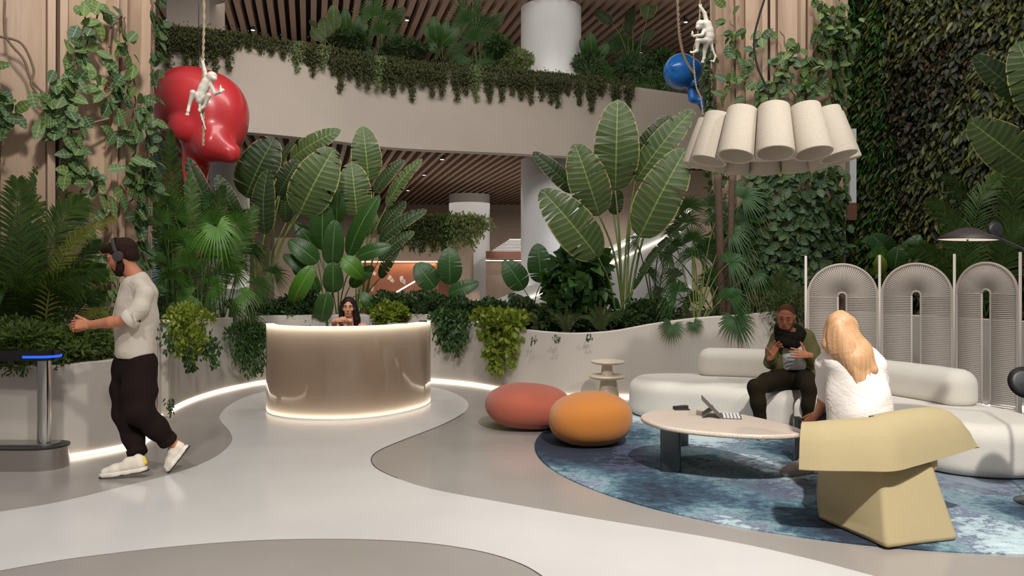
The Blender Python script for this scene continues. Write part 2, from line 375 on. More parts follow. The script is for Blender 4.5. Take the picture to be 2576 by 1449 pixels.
M_blue = mat('glossy_blue', (34, 110, 190), 0.3, 0.02, 2, coat=0.3)
M_resin = mat('white_resin', (214, 207, 194), 0.6, 0.06, 12, 120, 0.003, 0.5)
M_rope = mat('jute_rope', (176, 156, 128), 0.85, 0.15, 30, 150, 0.004, 0.8)
M_cord = mat('black_cord', (38, 34, 34), 0.6, 0.05)
M_bark = mat('vine_bark', (128, 106, 86), 0.85, 0.2, 20, 60, 0.006, 0.8)
M_trunk = mat('palm_trunk', (112, 90, 74), 0.9, 0.2, 12, 40, 0.02, 0.8, stretch=(1, 1, 3))
M_stem = mat('green_stem', (112, 128, 62), 0.5, 0.15, 8)
M_dstem = mat('dark_green_stem', (70, 96, 44), 0.5, 0.15, 8)
M_grey = mat('grey_upholstery', (160, 154, 148), 0.9, 0.05, 6, 200, 0.003, 0.4)
M_tablet = mat('tablet_grey', (96, 90, 88), 0.45, 0.04, 5)
M_keys = mat('pale_keys', (216, 212, 208), 0.5, 0.03, 5)
M_ceiling_grey = mat('grey_render', (150, 142, 136), 0.85, 0.05, 3)
# rug
def rugmat():
    m, nt, p, o = nodes('abstract_blue_rug'); v = coords(nt, (1, 1, 1), (0, 0, 0.6))
    a = tex(nt, 0.85, 1.5, 0.4, coords(nt, (1, 0.7, 1), (0, 0, -0.5))); b = tex(nt, 11, 7, 0.8, coords(nt, (0.8, 1, 1), (0, 0, 0.3)))
    bb = mathn(nt, 'SUBTRACT', b, 0.5)
    f = mathn(nt, 'ADD', a, mathn(nt, 'MULTIPLY', bb, 0.42))
    col = ramp(nt, f, [(0.33, lin((44, 50, 62))), (0.41, lin((62, 82, 98))), (0.46, lin((92, 118, 130))), (0.50, lin((132, 156, 162))), (0.535, lin((100, 102, 126))), (0.57, lin((170, 190, 196))), (0.66, lin((196, 210, 212)))])
    c = tex(nt, 0.8, 2, 0.5, coords(nt, (1, 1, 1), (0, 0, 1.4))); col = mixc(nt, mathn(nt, 'MULTIPLY', mathn(nt, 'GREATER_THAN', mathn(nt, 'ADD', c, mathn(nt, 'MULTIPLY', bb, 0.5)), 0.60), 0.65), col, lin((84, 84, 108)))
    fine = tex(nt, 120, 2, 0.6, v); col = mixc(nt, 0.2, col, ramp(nt, fine, [(0.35, (0.25,)*3), (0.65, (1.0,)*3)]), 'MULTIPLY')
    nt.links.new(col, p.inputs['Base Color']); p.inputs['Roughness'].default_value = 0.95; p.inputs['Specular IOR Level'].default_value = 0.15
    bump(nt, p, fine, 0.6, 0.004); return m
M_rug = rugmat()
def acrylic():
    m, nt, p, o = nodes('backlit_beige_acrylic'); p.inputs['Base Color'].default_value = (*lin((138, 115, 95)), 1)
    p.inputs['Roughness'].default_value = 0.08; p.inputs['Specular IOR Level'].default_value = 0.6; p.inputs['Coat Weight'].default_value = 0.6; p.inputs['Coat Roughness'].default_value = 0.03
    t = nt.nodes.new('ShaderNodeBsdfTranslucent'); t.inputs[0].default_value = (*lin((250, 240, 225)), 1)
    x = nt.nodes.new('ShaderNodeMixShader'); x.inputs[0].default_value = 0.34
    nt.links.new(p.outputs[0], x.inputs[1]); nt.links.new(t.outputs[0], x.inputs[2]); nt.links.new(x.outputs[0], o.inputs[0]); return m
M_acrylic = acrylic()
# people
M_skin1 = mat('light_tan_skin', (196, 128, 96), 0.5, 0.06, 20, spec=0.35)
M_skin2 = mat('brown_skin', (168, 106, 76), 0.5, 0.06, 20, spec=0.35)
M_skin3 = mat('fair_skin', (206, 148, 116), 0.5, 0.05, 20, spec=0.35)
M_lip = mat('lips', (150, 78, 66), 0.45, 0.05, 20)
M_hair1 = mat('dark_brown_hair', (52, 30, 20), 0.75, 0.25, 60, 140, 0.002, 0.6, spec=0.2, stretch=(1, 1, 0.25))
M_hair2 = mat('cropped_hair', (92, 58, 40), 0.9, 0.2, 80, 300, 0.001, 0.4, spec=0.15)
M_hair3 = mat('black_brown_hair', (34, 20, 18), 0.6, 0.25, 60, 160, 0.002, 0.5, spec=0.25, stretch=(1, 1, 0.06))
M_blonde = mat('blonde_hair', (222, 184, 140), 0.5, 0.2, 70, 150, 0.003, 0.6, stretch=(1, 1, 0.04), c2=(166, 108, 66))
M_eye = mat('eye_white', (226, 218, 210), 0.2, 0.02)
M_iris = mat('dark_iris', (36, 24, 20), 0.15, 0.05)
M_shirt = mat('oatmeal_linen', (204, 192, 178), 0.9, 0.05, 12, 260, 0.002, 0.5, wr=6)
M_trouser = mat('dark_brown_cotton', (32, 21, 19), 0.9, 0.1, 8, 160, 0.002, 0.4, wr=5, spec=0.15)
M_shoe = mat('cream_trainer', (222, 210, 194), 0.7, 0.05, 20, 120, 0.002, 0.4)
M_sole = mat('white_sole', (226, 218, 206), 0.6, 0.04, 10)
M_yellow = mat('yellow_heel_tab', (226, 196, 70), 0.6, 0.04, 10)
M_phones = mat('charcoal_headphones', (62, 56, 58), 0.6, 0.05, 10)
M_jacket = mat('olive_jacket', (84, 80, 36), 0.8, 0.1, 9, 160, 0.002, 0.4, wr=7)
M_tee = mat('light_grey_tee', (188, 184, 180), 0.9, 0.08, 30, 200, 0.002, 0.4, wr=8)
M_scarf = mat('black_green_scarf', (26, 24, 16), 0.95, 0.2, 20, 120, 0.006, 0.8, spec=0.1)
M_pants2 = mat('dark_olive_trousers', (32, 25, 12), 0.9, 0.1, 8, 160, 0.002, 0.4, wr=6, spec=0.15)
M_bootR = mat('rust_suede', (176, 84, 36), 0.85, 0.08, 14, 120, 0.002, 0.4)
M_blouse = mat('white_blouse', (236, 226, 218), 0.85, 0.03, 8, 200, 0.002, 0.4, wr=6)
M_jeans = mat('navy_jeans', (36, 42, 58), 0.9, 0.1, 20, 260, 0.002, 0.5, wr=7)
M_pinkshoe = mat('pale_pink_suede', (200, 176, 168), 0.85, 0.05, 14, 120, 0.002, 0.4)
M_blacktop = mat('black_top', (28, 24, 26), 0.8, 0.05)
# leaves
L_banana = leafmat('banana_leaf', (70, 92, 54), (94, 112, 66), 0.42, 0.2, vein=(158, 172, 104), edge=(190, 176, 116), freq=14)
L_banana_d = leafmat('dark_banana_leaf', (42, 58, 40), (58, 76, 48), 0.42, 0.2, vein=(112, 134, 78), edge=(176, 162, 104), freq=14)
L_canna = leafmat('canna_leaf', (38, 72, 32), (58, 96, 38), 0.35, 0.2, vein=(120, 160, 90), freq=20, vst=0.05)
L_canna_b = leafmat('bright_canna_leaf', (72, 122, 38), (92, 140, 48), 0.35, 0.25, vein=(150, 180, 80), freq=20, vst=0.05)
L_round = leafmat('round_leaf', (40, 74, 38), (50, 88, 44), 0.4, 0.18, vein=(104, 140, 64), freq=10, vst=0.05)
L_palm = leafmat('feather_palm_leaf', (58, 86, 38), (84, 110, 48), 0.5, 0.2, tip=(176, 138, 84))
L_palm_y = leafmat('yellowing_palm_leaf', (126, 134, 56), (160, 150, 74), 0.5, 0.25, tip=(196, 170, 110))
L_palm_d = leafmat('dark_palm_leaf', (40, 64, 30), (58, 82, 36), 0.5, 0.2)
L_fan = leafmat('fan_palm_leaf', (34, 70, 30), (50, 92, 38), 0.42, 0.2, tip=(176, 140, 80))
L_fan_m = leafmat('mid_fan_palm_leaf', (54, 94, 34), (82, 124, 46), 0.45, 0.22, tip=(176, 140, 80))
L_fan_b = leafmat('bright_fan_palm_leaf', (66, 112, 32), (92, 140, 44), 0.42, 0.25)
L_vine = leafmat('vine_leaf', (54, 82, 58), (108, 130, 58), 0.5, 0.2, vein=(150, 172, 120), freq=5, midw=0.08)
L_ivy = leafmat('ivy_leaf', (52, 78, 56), (82, 104, 54), 0.5, 0.2, vein=(110, 132, 92), freq=5, midw=0.08)
L_hedge = leafmat('dark_hedge_leaf', (40, 62, 34), (62, 84, 44), 0.5, 0.15)
L_heart = leafmat('heart_leaf', (36, 68, 30), (54, 88, 36), 0.4, 0.18)
L_yellow = leafmat('yellow_green_leaf', (96, 118, 34), (148, 156, 52), 0.5, 0.25)
L_trail = leafmat('trailing_leaf', (44, 74, 36), (66, 96, 48), 0.5, 0.2)
L_moss = leafmat('olive_trailing_leaf', (70, 74, 44), (96, 98, 60), 0.6, 0.2)
L_pale = leafmat('pale_trailing_leaf', (112, 128, 80), (140, 152, 104), 0.6, 0.25)
L_juni = leafmat('juniper_leaf', (62, 84, 34), (104, 120, 52), 0.5, 0.2)
L_fern = leafmat('fern_leaf', (52, 70, 34), (76, 88, 44), 0.5, 0.2)
L_w1 = leafmat('wall_leaf_olive', (68, 78, 34), (116, 120, 58), 0.5, 0.15)
L_w2 = leafmat('wall_leaf_rust', (52, 40, 22), (90, 68, 36), 0.5, 0.15)
L_w3 = leafmat('wall_fern_green', (32, 78, 24), (56, 122, 36), 0.5, 0.15)
L_w4 = leafmat('wall_leaf_dark', (32, 38, 22), (50, 56, 32), 0.5, 0.15)
# ------------------------------------------------------------------ setting
def struct(mb, name, m, smooth=False, **k):
    o = mb.build(name, m, None, smooth, **k); o['kind'] = 'structure'; return o
struct(MB().add([(-16, -4, 0), (16, -4, 0), (16, 32, 0), (-16, 32, 0)], [(0, 1, 2, 3)]), 'floor', M_floor)
def flat(px, n, z, close):
    pts = catmull([(x, y, 0) for x, y in px], n); return [Gz(p.x, p.y, z) for p in pts]+[Gz(x, y, z) for x, y in close]
PATH = [(-400, 1345), (0, 1287), (150, 1262), (300, 1226), (450, 1187), (540, 1150), (582, 1112), (577, 1085), (557, 1062), (553, 1045), (576, 1020), (622, 997), (690, 980), (800, 970), (900, 966), (1000, 966), (1090, 974), (1150, 992), (1178, 1015), (1165, 1040), (1110, 1070), (1020, 1105), (955, 1133), (934, 1155), (950, 1180), (1010, 1207), (1100, 1233), (1300, 1270), (1500, 1305), (1800, 1355), (2000, 1397), (2200, 1449), (2600, 1560)]
pp = flat(PATH, 10, 0.002, [(2600, 2300), (-900, 2300)])
struct(MB().add(pp, [tuple(range(len(pp)-1, -1, -1))]), 'floor', M_path)
PATCH = [(-700, 1580), (0, 1437), (300, 1391), (600, 1363), (850, 1357), (1050, 1365), (1200, 1386), (1300, 1415), (1362, 1449), (1420, 1500), (1450, 1620)]
p2 = flat(PATCH, 10, 0.004, [(1400, 2200), (-700, 2200)])
struct(MB().add(p2, [tuple(range(len(p2)-1, -1, -1))]), 'floor', M_floor)
def strip(pts, wd, z):
    vs = []
    for i, p in enumerate(pts):
        t = (pts[min(i+1, len(pts)-1)]-pts[max(i-1, 0)]); t = V((t.x, t.y, 0)).normalized(); n = V((-t.y, t.x, 0))
        vs += [V((p.x, p.y, z))+n*wd/2, V((p.x, p.y, z))-n*wd/2]
    return MB().add(vs, [(2*i, 2*i+1, 2*i+3, 2*i+2) for i in range(len(pts)-1)])
struct(strip(p2[:-2], 0.007, 0.006), 'trim_1', M_joint)
struct(strip(pp[190:250], 0.007, 0.006), 'trim_2', M_joint)
# planter walls: (x, y, top)
def ribbon(pts, th, side, z0=0.0, over=0.0):
    P = catmull(pts, 8); mb = MB(); R = []
    for i, p in enumerate(P):
        t = P[min(i+1, len(P)-1)]-P[max(i-1, 0)]; t = V((t.x, t.y, 0)).normalized(); n = V((-t.y, t.x, 0))*side
        q = V((p.x, p.y, 0))+n*th
        R.append([V((p.x, p.y, z0)), V((p.x, p.y, p.z)), V((q.x, q.y, p.z)), V((q.x, q.y, z0))])
    return mb.rings(R), P
def g3(px, py, z): q = Gz(px, py); return (q.x, q.y, z)
PL = [g3(-260, 1160, 0.78), g3(-60, 1159, 0.78), g3(70, 1158, 0.78), g3(150, 1155, 0.78), g3(230, 1143, 0.79), g3(310, 1127, 0.79), g3(352, 1114, 0.79), (-3.44, 7.6, 0.79), (-3.62, 8.05, 0.79), (-3.85, 8.5, 0.79), (-4.1, 8.8, 0.79)]
PM = [(-4.3, 9.6, 1.02), (-3.98, 8.95, 1.02), g3(400, 1052, 1.02), g3(450, 1022, 1.0), g3(500, 1001, 0.98), g3(560, 983, 0.97), g3(620, 970, 0.96), g3(670, 962, 0.96), g3(780, 956, 0.96), g3(900, 954, 0.97), g3(1000, 955, 0.97), g3(1085, 958, 0.97), g3(1174, 966, 0.91), g3(1250, 978, 0.83), (-0.05, 10.55, 0.82)]
PR = [(-0.2, 11.2, 0.86), (-0.085, 10.5, 0.86), (0.31, 10.28, 0.82), (0.77, 10.07, 0.805), (1.27, 10.05, 0.835), (1.76, 10.02, 0.925), (2.31, 10.0, 1.0), (2.95, 9.95, 1.05), (3.7, 9.9, 1.10), (5.0, 9.5, 1.05), (6.2, 8.9, 1.0), (7.4, 7.8, 1.0)]
WALLS = []
for k, (pl, back) in enumerate(((PL, 3.2), (PM, 2.6), (PR, 3.6))):
    mb, P = ribbon(pl, 0.12, 1); o = struct(mb, ('wall_left', 'wall_back', 'wall_front')[k], M_plaster, True, bevel=0.012); o.data.set_sharp_from_angle(angle=0.7)
    WALLS.append(P)
    sv = []
    for p in P: sv += [V((p.x+(-0.6 if k == 0 else 0.0), p.y+0.06, p.z-0.1)), V((p.x*1.05+(-0.9 if k == 0 else 0), p.y+back, p.z-0.1))]
    so = MB().add(sv, [(2*i, 2*i+2, 2*i+3, 2*i+1) for i in range(len(P)-1)]).build('soil', M_soil); tag(so, 'dark soil filling the planter behind the wall', 'soil', kind='stuff')
    if k == 0: seg = P
    elif k == 1: seg = P[15:]
    else: seg = P[8:]
    led = [V((p.x, p.y-0.012, 0.018)) for p in seg]
    struct(MB().tube(led, 0.016, 8), 'trim_%d' % (3+k), M_led, True)
def wall_y(x, P):
    best = min(P, key=lambda p: abs(p.x-x)); return best.y
# balcony
FP = [(150, 12.5), (390, 13.2), (580, 13.5), (820, 14.4), (1000, 15.3), (1300, 16.0), (1500, 16.6), (1740, 17.75), (1900, 18.7), (2200, 20.8)]
FPW = [V(((x-CX)/F*d, d, 5.6)) for x, d in FP]
FASC = catmull(FPW, 8)
mb, _ = ribbon(FPW, 0.25, 1, 4.0)
struct(mb, 'balcony_wall', M_fascia, True, bevel=0.01).data.set_sharp_from_angle(angle=0.7)
def fy(x): return float(np.interp(x, [p.x for p in FASC], [p.y for p in FASC]))
vs = []
for p in FASC: vs += [V((p.x, p.y+0.2, 5.35)), V((p.x*1.3, p.y+8, 5.35))]
struct(MB().add(vs, [(2*i, 2*i+2, 2*i+3, 2*i+1) for i in range(len(FASC)-1)]), 'floor', M_beige)
SD = V((-0.254, 1, 0)).normalized(); SA = math.atan2(-SD.x, SD.y)
def slats(z, ystart, yend, x0, x1, step, wd, ht, right=None):
    mb = MB(); n = V((SD.y, -SD.x, 0)); x = x0
    while x < x1:
        # centre line crosses y = 20 at x
        def at(y): return x+SD.x/SD.y*(y-20)
        a = ystart(at); 
        if yend-a > 0.3:
            p0 = V((at(a), a, z)); p1 = V((at(yend), yend, z)); c = (p0+p1)/2; c.z = z+ht/2
            mb.box(c, (wd, (p1-p0).length, ht), SA)
        x += step
    return mb
def low_start(at):
    y = 15.0
    for _ in range(12): y = fy(at(y))+0.26
    return y
mb = slats(4.12, low_start, 28.5, -13, 13, 0.21, 0.085, 0.16)
o = struct(mb, 'ceiling', M_slat)
vs = []
for p in FASC: vs += [V((p.x, p.y+0.2, 4.34)), V((p.x*1.6, 30, 4.34))]
struct(MB().add(vs, [(2*i, 2*i+2, 2*i+3, 2*i+1) for i in range(len(FASC)-1)]), 'ceiling', M_void)
XR = 4.13+0.254*3.5      # right edge of the upper slats where it crosses y = 20
mb = slats(7.5, lambda at: 12.0, 27, -17, XR, 0.24, 0.125, 0.22); o = struct(mb, 'ceiling', M_slat)
struct(MB().add([(-18, 12, 7.8), (XR+2.1, 12, 7.8), (XR-1.9, 28, 7.8), (-18, 28, 7.8)], [(0, 1, 2, 3)]), 'ceiling', M_void)
struct(MB().add([(XR+2.2, 11.8, 4.2), (XR-1.9, 28, 4.2), (XR-1.9, 28, 9), (XR+2.2, 11.8, 9)], [(0, 1, 2, 3)]), 'gallery_wall', M_ceiling_grey)
struct(MB().add([(-18, 27, 4.2), (6, 27, 4.2), (6, 27, 9), (-18, 27, 9)], [(0, 1, 2, 3)]), 'gallery_wall', M_beige)
# back of the lower hall
struct(MB().box((0, 28.7, 2.2), (40, 0.3, 4.4)), 'wall_back', M_beige)
c0, c1 = W(1465, 400, 19.2), W(1830, 400, 19.2)
struct(MB().box(((c0.x+c1.x)/2+0.8, 19.3, 2.05), (c1.x-c0.x+1.6, 0.3, 4.1)), 'hall_wall', M_beige)
# columns
def column(px, d, r, z0, z1, name='column', m=None):
    c = W(px, 700, d); return MB().lathe([(r, z0), (r, z1)], (c.x, c.y, 0), 64).build(name, m or M_tile, None, True, auto=0.7)
def tcol(px, d, r, z0, z1, label, m=None):
    o = column(px, d, r, z0, z1, 'column', m); o['kind'] = 'structure'; o['label'] = label; return o
tcol(1386, 17.7, 0.67, 0, 7.5, 'thick white column passing behind the curved balcony')
tcol(1181, 25, 0.64, 0, 4.12, 'distant white column beside the copper niche')
tcol(578, 17.6, 0.42, 0, 4.12, 'white column behind the red sculpture')
tcol(392, 14.6, 0.16, 0, 4.0, 'pale blue stand-in column between palms', mat('pale_blue_paint', (150, 178, 206), 0.5, 0.04))  # stand-in for an unidentified pale blue patch, not a known column
c = W(494, 0, 15.2); struct(MB().box((c.x, 15.2, 6.4), (0.80, 0.8, 2.3), 0.0), 'column', M_fascia)
c = W(584, 0, 20); struct(MB().box((c.x, 20, 6.75), (0.62, 0.6, 1.35)), 'column', M_fascia)
c = W(2125, 0, 12.2); struct(MB().box((c.x, 12.2, 3.06), (0.1, 0.6, 1.36)), 'column', M_white)
c = W(2122, 0, 12.2); struct(MB().box((c.x, 12.2, 2.5), (0.14, 0.62, 0.26)), 'trim_6', M_copperwood)
# pavilion with copper niche at the end of the hall
D = 22.0
pav = thing('pavilion', 'beige plaster pavilion with a glowing copper niche and plants on its roof', 'pavilion', (-2.6, D, 0))
def bx(px0, py0, px1, py1, d, depth):
    a, b = W(px0, py0, d), W(px1, py1, d); m = (a+b)/2; return MB().box((m.x, d+depth/2, m.z), (abs(b.x-a.x), depth, abs(b.z-a.z)))
bx(690, 598, 1182, 656, D, 2.0).build('roof_slab', M_beige, pav, False)
bx(1139, 656, 1182, 836.3, D, 2.0).build('pillar', M_beige, pav, False)
bx(690, 656, 905, 836.3, D, 2.0).build('pillar', M_beige, pav, False)
bx(905, 656, 1104, 836.3, D+0.55, 0.1).build('copper_panel', M_copper, pav, False)
fl = MB()
for k in range(9):
    x = 1104+k*4.2; a = W(x, 656, D+0.3); b = W(x, 836.3, D+0.3); fl.tube([a, b], 0.022, 6)
fl.build('fluted_panel', M_copperwood, pav)
random.seed(5)
for (px, py) in ((980, 700), (987, 706), (1010, 702), (956, 672), (940, 688), (936, 726), (1016, 710)):
    c = W(px, py, D+0.545); q = [V((c.x+0.09*random.uniform(0.4, 1)*math.cos(a*PI/3.5), c.y, c.z+0.10*random.uniform(0.3, 1)*math.sin(a*PI/3.5))) for a in range(7)]
    MB().add(q+[p+V((0, 0.02, 0)) for p in q], [tuple(range(7)), tuple(range(13, 6, -1))]+[(i, (i+1) % 7, 7+(i+1) % 7, 7+i) for i in range(7)]).build('worn_patch', M_patch, pav, False)
bx(908, 657, 1100, 660, D+0.3, 0.08).build('light_strip', emit('niche_led', (255, 205, 150), 4), pav, False)
lamp('niche_light', 'AREA', W(1010, 662, D+0.35), W(1010, 800, D+0.45), 14, (1, 0.72, 0.45), shape='RECTANGLE', size=1.9, size_y=0.12)
rl = thing('rail_reflection', 'thin glowing diagonal line standing in for a stair light reflection on the copper niche', 'rail_reflection', W(1020, 835, 21.6))
MB().tube([W(975, 748, 21.6), W(1052, 703, 21.6)], 0.018, 8).build('glow_line', M_glow, rl)  # reflection on the copper, put in as a glowing tube
for x, y in ((985, 742), (1040, 710)): MB().tube([W(x, y, 21.6), V((W(x, y, 21.6).x, 21.6, 0))], 0.01, 6).build('post', M_gun, rl)  # added posts under the reflection line
c = W(1194, 0, 20.2); o = MB().lathe([(0.14, 0)]+[(0.14, 0.9)]+[(0.14*math.cos(a*PI/12), 1.08+0.16*math.sin(a*PI/12)) for a in range(6)]+[(0.01, 1.24)], (c.x, c.y, 0), 24).build('bollard', M_beige)
tag(o, 'rounded beige stone post beside the pavilion pillar', 'bollard')
# terrace block with white slatted canopy in the gap between the white columns
tb = thing('canopy', 'white slatted canopy on a brown ledge between the white columns', 'canopy', W(1270, 836, 23))
bx(1222, 632, 1330, 650, 23, 1.2).build('ledge', M_copperwood, tb, False)
for k in range(9):
    x0 = 1236+k*5.6; y = 630-k*3.6; bx(x0, y, 1330, y+2.2, 23.1+0.08*k, 0.05).build('slat', M_glowslat if k % 9 == 8 else M_white, tb, False)
lamp('canopy_spot', 'SPOT', W(1290, 560, 21.8), W(1285, 612, 23.1), 60, (1, 0.95, 0.9), spot_size=0.9, spot_blend=0.5, shadow_soft_size=0.05)
bx(1222, 655, 1330, 836, 23.6, 0.2).build('base_wall', M_beige, tb, False)
bx(1222, 654.5, 1330, 656, 23.3, 0.04).build('light_strip', M_glow, tb, False)
# stair balustrades with glowing LED lines
def balustrade(d, line, th, label, led):
    t = thing('balustrade', label, 'balustrade', W(line[0][0], 836, d))
    top = [W(x, y, d) for x, y in line]; R = []
    for p in top: R.append([V((p.x, d, 0)), V((p.x, d, p.z)), V((p.x, d+th, p.z)), V((p.x, d+th, 0))])
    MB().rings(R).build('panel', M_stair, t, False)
    MB().tube([W(x, y, d-0.02) for x, y in led], 0.016, 8).build('light_strip', M_glow, t)
    return t
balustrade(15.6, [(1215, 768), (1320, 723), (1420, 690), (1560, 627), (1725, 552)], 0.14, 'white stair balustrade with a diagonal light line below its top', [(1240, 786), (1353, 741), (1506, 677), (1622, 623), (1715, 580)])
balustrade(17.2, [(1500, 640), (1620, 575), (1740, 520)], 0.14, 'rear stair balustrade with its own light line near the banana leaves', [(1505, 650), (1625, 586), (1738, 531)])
# living green wall backing
A_, B_ = V((4.7, 13.6, 0)), V((7.7, 8.9, 0))
struct(MB().add([A_, B_, B_+V((0, 0, 9)), A_+V((0, 0, 9))], [(0, 1, 2, 3)]), 'wall_right', M_soil)
# fluted wooden columns
def fluted(px, d, r, groups, name, label, flare=0.08, phase=0.0):
    c = W(px, 700, d); rings = []; k = 0.58/(2*PI*r/groups)
    prof = [(0, 0.10), (0.105*k, 0.10), (0.11*k, -0.08), (0.16*k, -0.08), (0.165*k, 0.10), (0.27*k, 0.10), (0.275*k, -0.06), (0.31*k, -0.05), (0.32*k, 0.0)]
    prof += [(0.32*k+(0.985-0.32*k)*q/8, 0.0-0.045*math.sin(q/8*PI)) for q in range(1, 9)]+[(0.992, -0.03)]
    for z in np.linspace(0, 8.2, 14):
        rr = r*(1+flare*max(0, (z-0.5)/5.5)**1.6)-0.07; ring = []
        for g_ in range(groups):
            for t, off in prof:
                a = 2*PI*(g_+t)/groups+phase; ring.append(V((c.x+(rr+off)*math.cos(a), c.y+(rr+off)*math.sin(a), z)))
        rings.append(ring)
    o = MB().rings(rings).build(name, M_wood, None, True, bevel=0); o.data.set_sharp_from_angle(angle=0.6)
    o['kind'] = 'structure'; o['label'] = label; return (V((c.x, c.y, 0)), r, flare)
COLL = fluted(90, 8.4, 1.10, 12, 'column', 'broad fluted oak column wrapped in vines at the left', 0.07, 0.1)
COLR = fluted(1955, 11.5, 0.88, 12, 'column', 'fluted oak column wrapped in vines behind the pendant lamp', 0.05, 0.0)
def oncol(C, px, py, off=0.04):
    c, r, fl = C; dx, dz = (px-CX)/F, -(py-HY)/F; z = 1.5
    for _ in range(3):
        rr = r*(1+fl*max(0, (z-0.5)/5.5)**1.6)+off
        a = dx*dx+1; b = -2*(dx*c.x+c.y); cc = c.x**2+c.y**2-rr*rr; D = b*b-4*a*cc
        y = (-b-math.sqrt(D))/(2*a) if D > 0 else -b/(2*a)
        z = EYE+dz*y
    p = V((dx*y, y, z)); n = V((p.x-c.x, p.y-c.y, 0)).normalized(); return p, n
# ceiling spotlights
def spotlight(px, py, z, label):
    d = (z-EYE)*F/(HY-py); p = W(px, py, d)
    t = thing('spotlight', label, 'spotlight', (p.x, p.y, z+0.1), 'ceiling spotlights')
    MB().lathe([(0.045, 0), (0.05, 0.0), (0.05, 0.16), (0.0, 0.16)], (p.x, p.y, z-0.03), 14, cap=False).build('can', M_black, t)
    MB().lathe([(0.0, -0.004), (0.042, -0.004), (0.042, 0.0)], (p.x, p.y, z-0.025), 14, cap=False).build('lens', M_spot, t)
    return p
for px, py, z, lb in ((1112, 398, 4.1, 'spotlight in the lower slatted ceiling nearest the balcony edge'), (1067, 438, 4.1, 'middle spotlight of three in the lower slatted ceiling'), (1026, 477, 4.1, 'spotlight in the lower slatted ceiling farthest from the balcony'),
                      (423, 48, 7.45, 'spotlight in the upper ceiling left of the square column'), (636, 73, 7.45, 'spotlight in the upper ceiling right of the square column'), (1024, 48, 7.45, 'spotlight in the upper ceiling between two fan palms'), (1725, 53, 7.45, 'spotlight in the upper ceiling beside the hanging rope'), (1613, 130, 7.45, 'spotlight in the upper ceiling above the balcony fan palm')):
    spotlight(px, py, z, lb)
# ------------------------------------------------------------------ plants
rng = np.random.default_rng(7); random.seed(11)
CAMP = V((0, 0, EYE))
def unit(a): return a/np.maximum(np.linalg.norm(a, axis=-1, keepdims=True), 1e-9)
TS_OVAL = ([0, 0.22, 0.55, 0.82, 1.0], [0.12, 0.82, 1.0, 0.62, 0.03])
TS_HEART = ([0, 0.12, 0.35, 0.7, 1.0], [0.45, 0.95, 1.0, 0.5, 0.02])
TS_THIN = ([0, 0.45, 1.0], [0.25, 1.0, 0.03])
TS_DIA = ([0, 0.28, 0.68, 1.0], [0.08, 0.95, 0.80, 0.04])
def leaf_cloud(P, D, Nn, L, Wd, shape=TS_DIA, fold=0.25, bend=0.15):
    """many folded leaves: bases P, directions D, face normals Nn, lengths L, widths Wd -> verts, quads, uv"""
    P, D, Nn = np.asarray(P, float), unit(np.asarray(D, float)), np.asarray(Nn, float)
    S = unit(np.cross(D, Nn)); Nn = unit(np.cross(S, D)); n = len(P); ts, ws = shape; m = len(ts)
    L = np.broadcast_to(L, n)[:, None]; Wd = np.broadcast_to(Wd, n)[:, None]
    vs = np.zeros((n, m, 3, 3)); uv = np.zeros((n, m, 3, 2))
    for i, (t, w_) in enumerate(zip(ts, ws)):
        mid = P+D*L*t-Nn*L*bend*t*t
        for j, u in enumerate((-1, 0, 1)):
            vs[:, i, j] = mid+S*Wd*0.5*w_*u+Nn*Wd*0.5*w_*abs(u)*fold; uv[:, i, j] = ((u*w_+1)/2 if m > 3 else (u+1)/2, t)
    b = np.arange(n)[:, None]*(m*3); q = []
    for i in range(m-1):
        for j in (0, 1): q.append([i*3+j, i*3+j+1, i*3+3+j+1, i*3+3+j])
    Q = (b[:, :, None]+np.array(q)[None]).reshape(-1, 4)
    return vs.reshape(-1, 3), Q, uv.reshape(-1, 2)
def join_clouds(cl):
    V_, Q_, U_, b = [], [], [], 0
    for v, q, u in cl: V_.append(v); Q_.append(q+b); U_.append(u); b += len(v)
    return np.concatenate(V_), np.concatenate(Q_), np.concatenate(U_)
def rdir(n): return unit(rng.normal(size=(n, 3)))
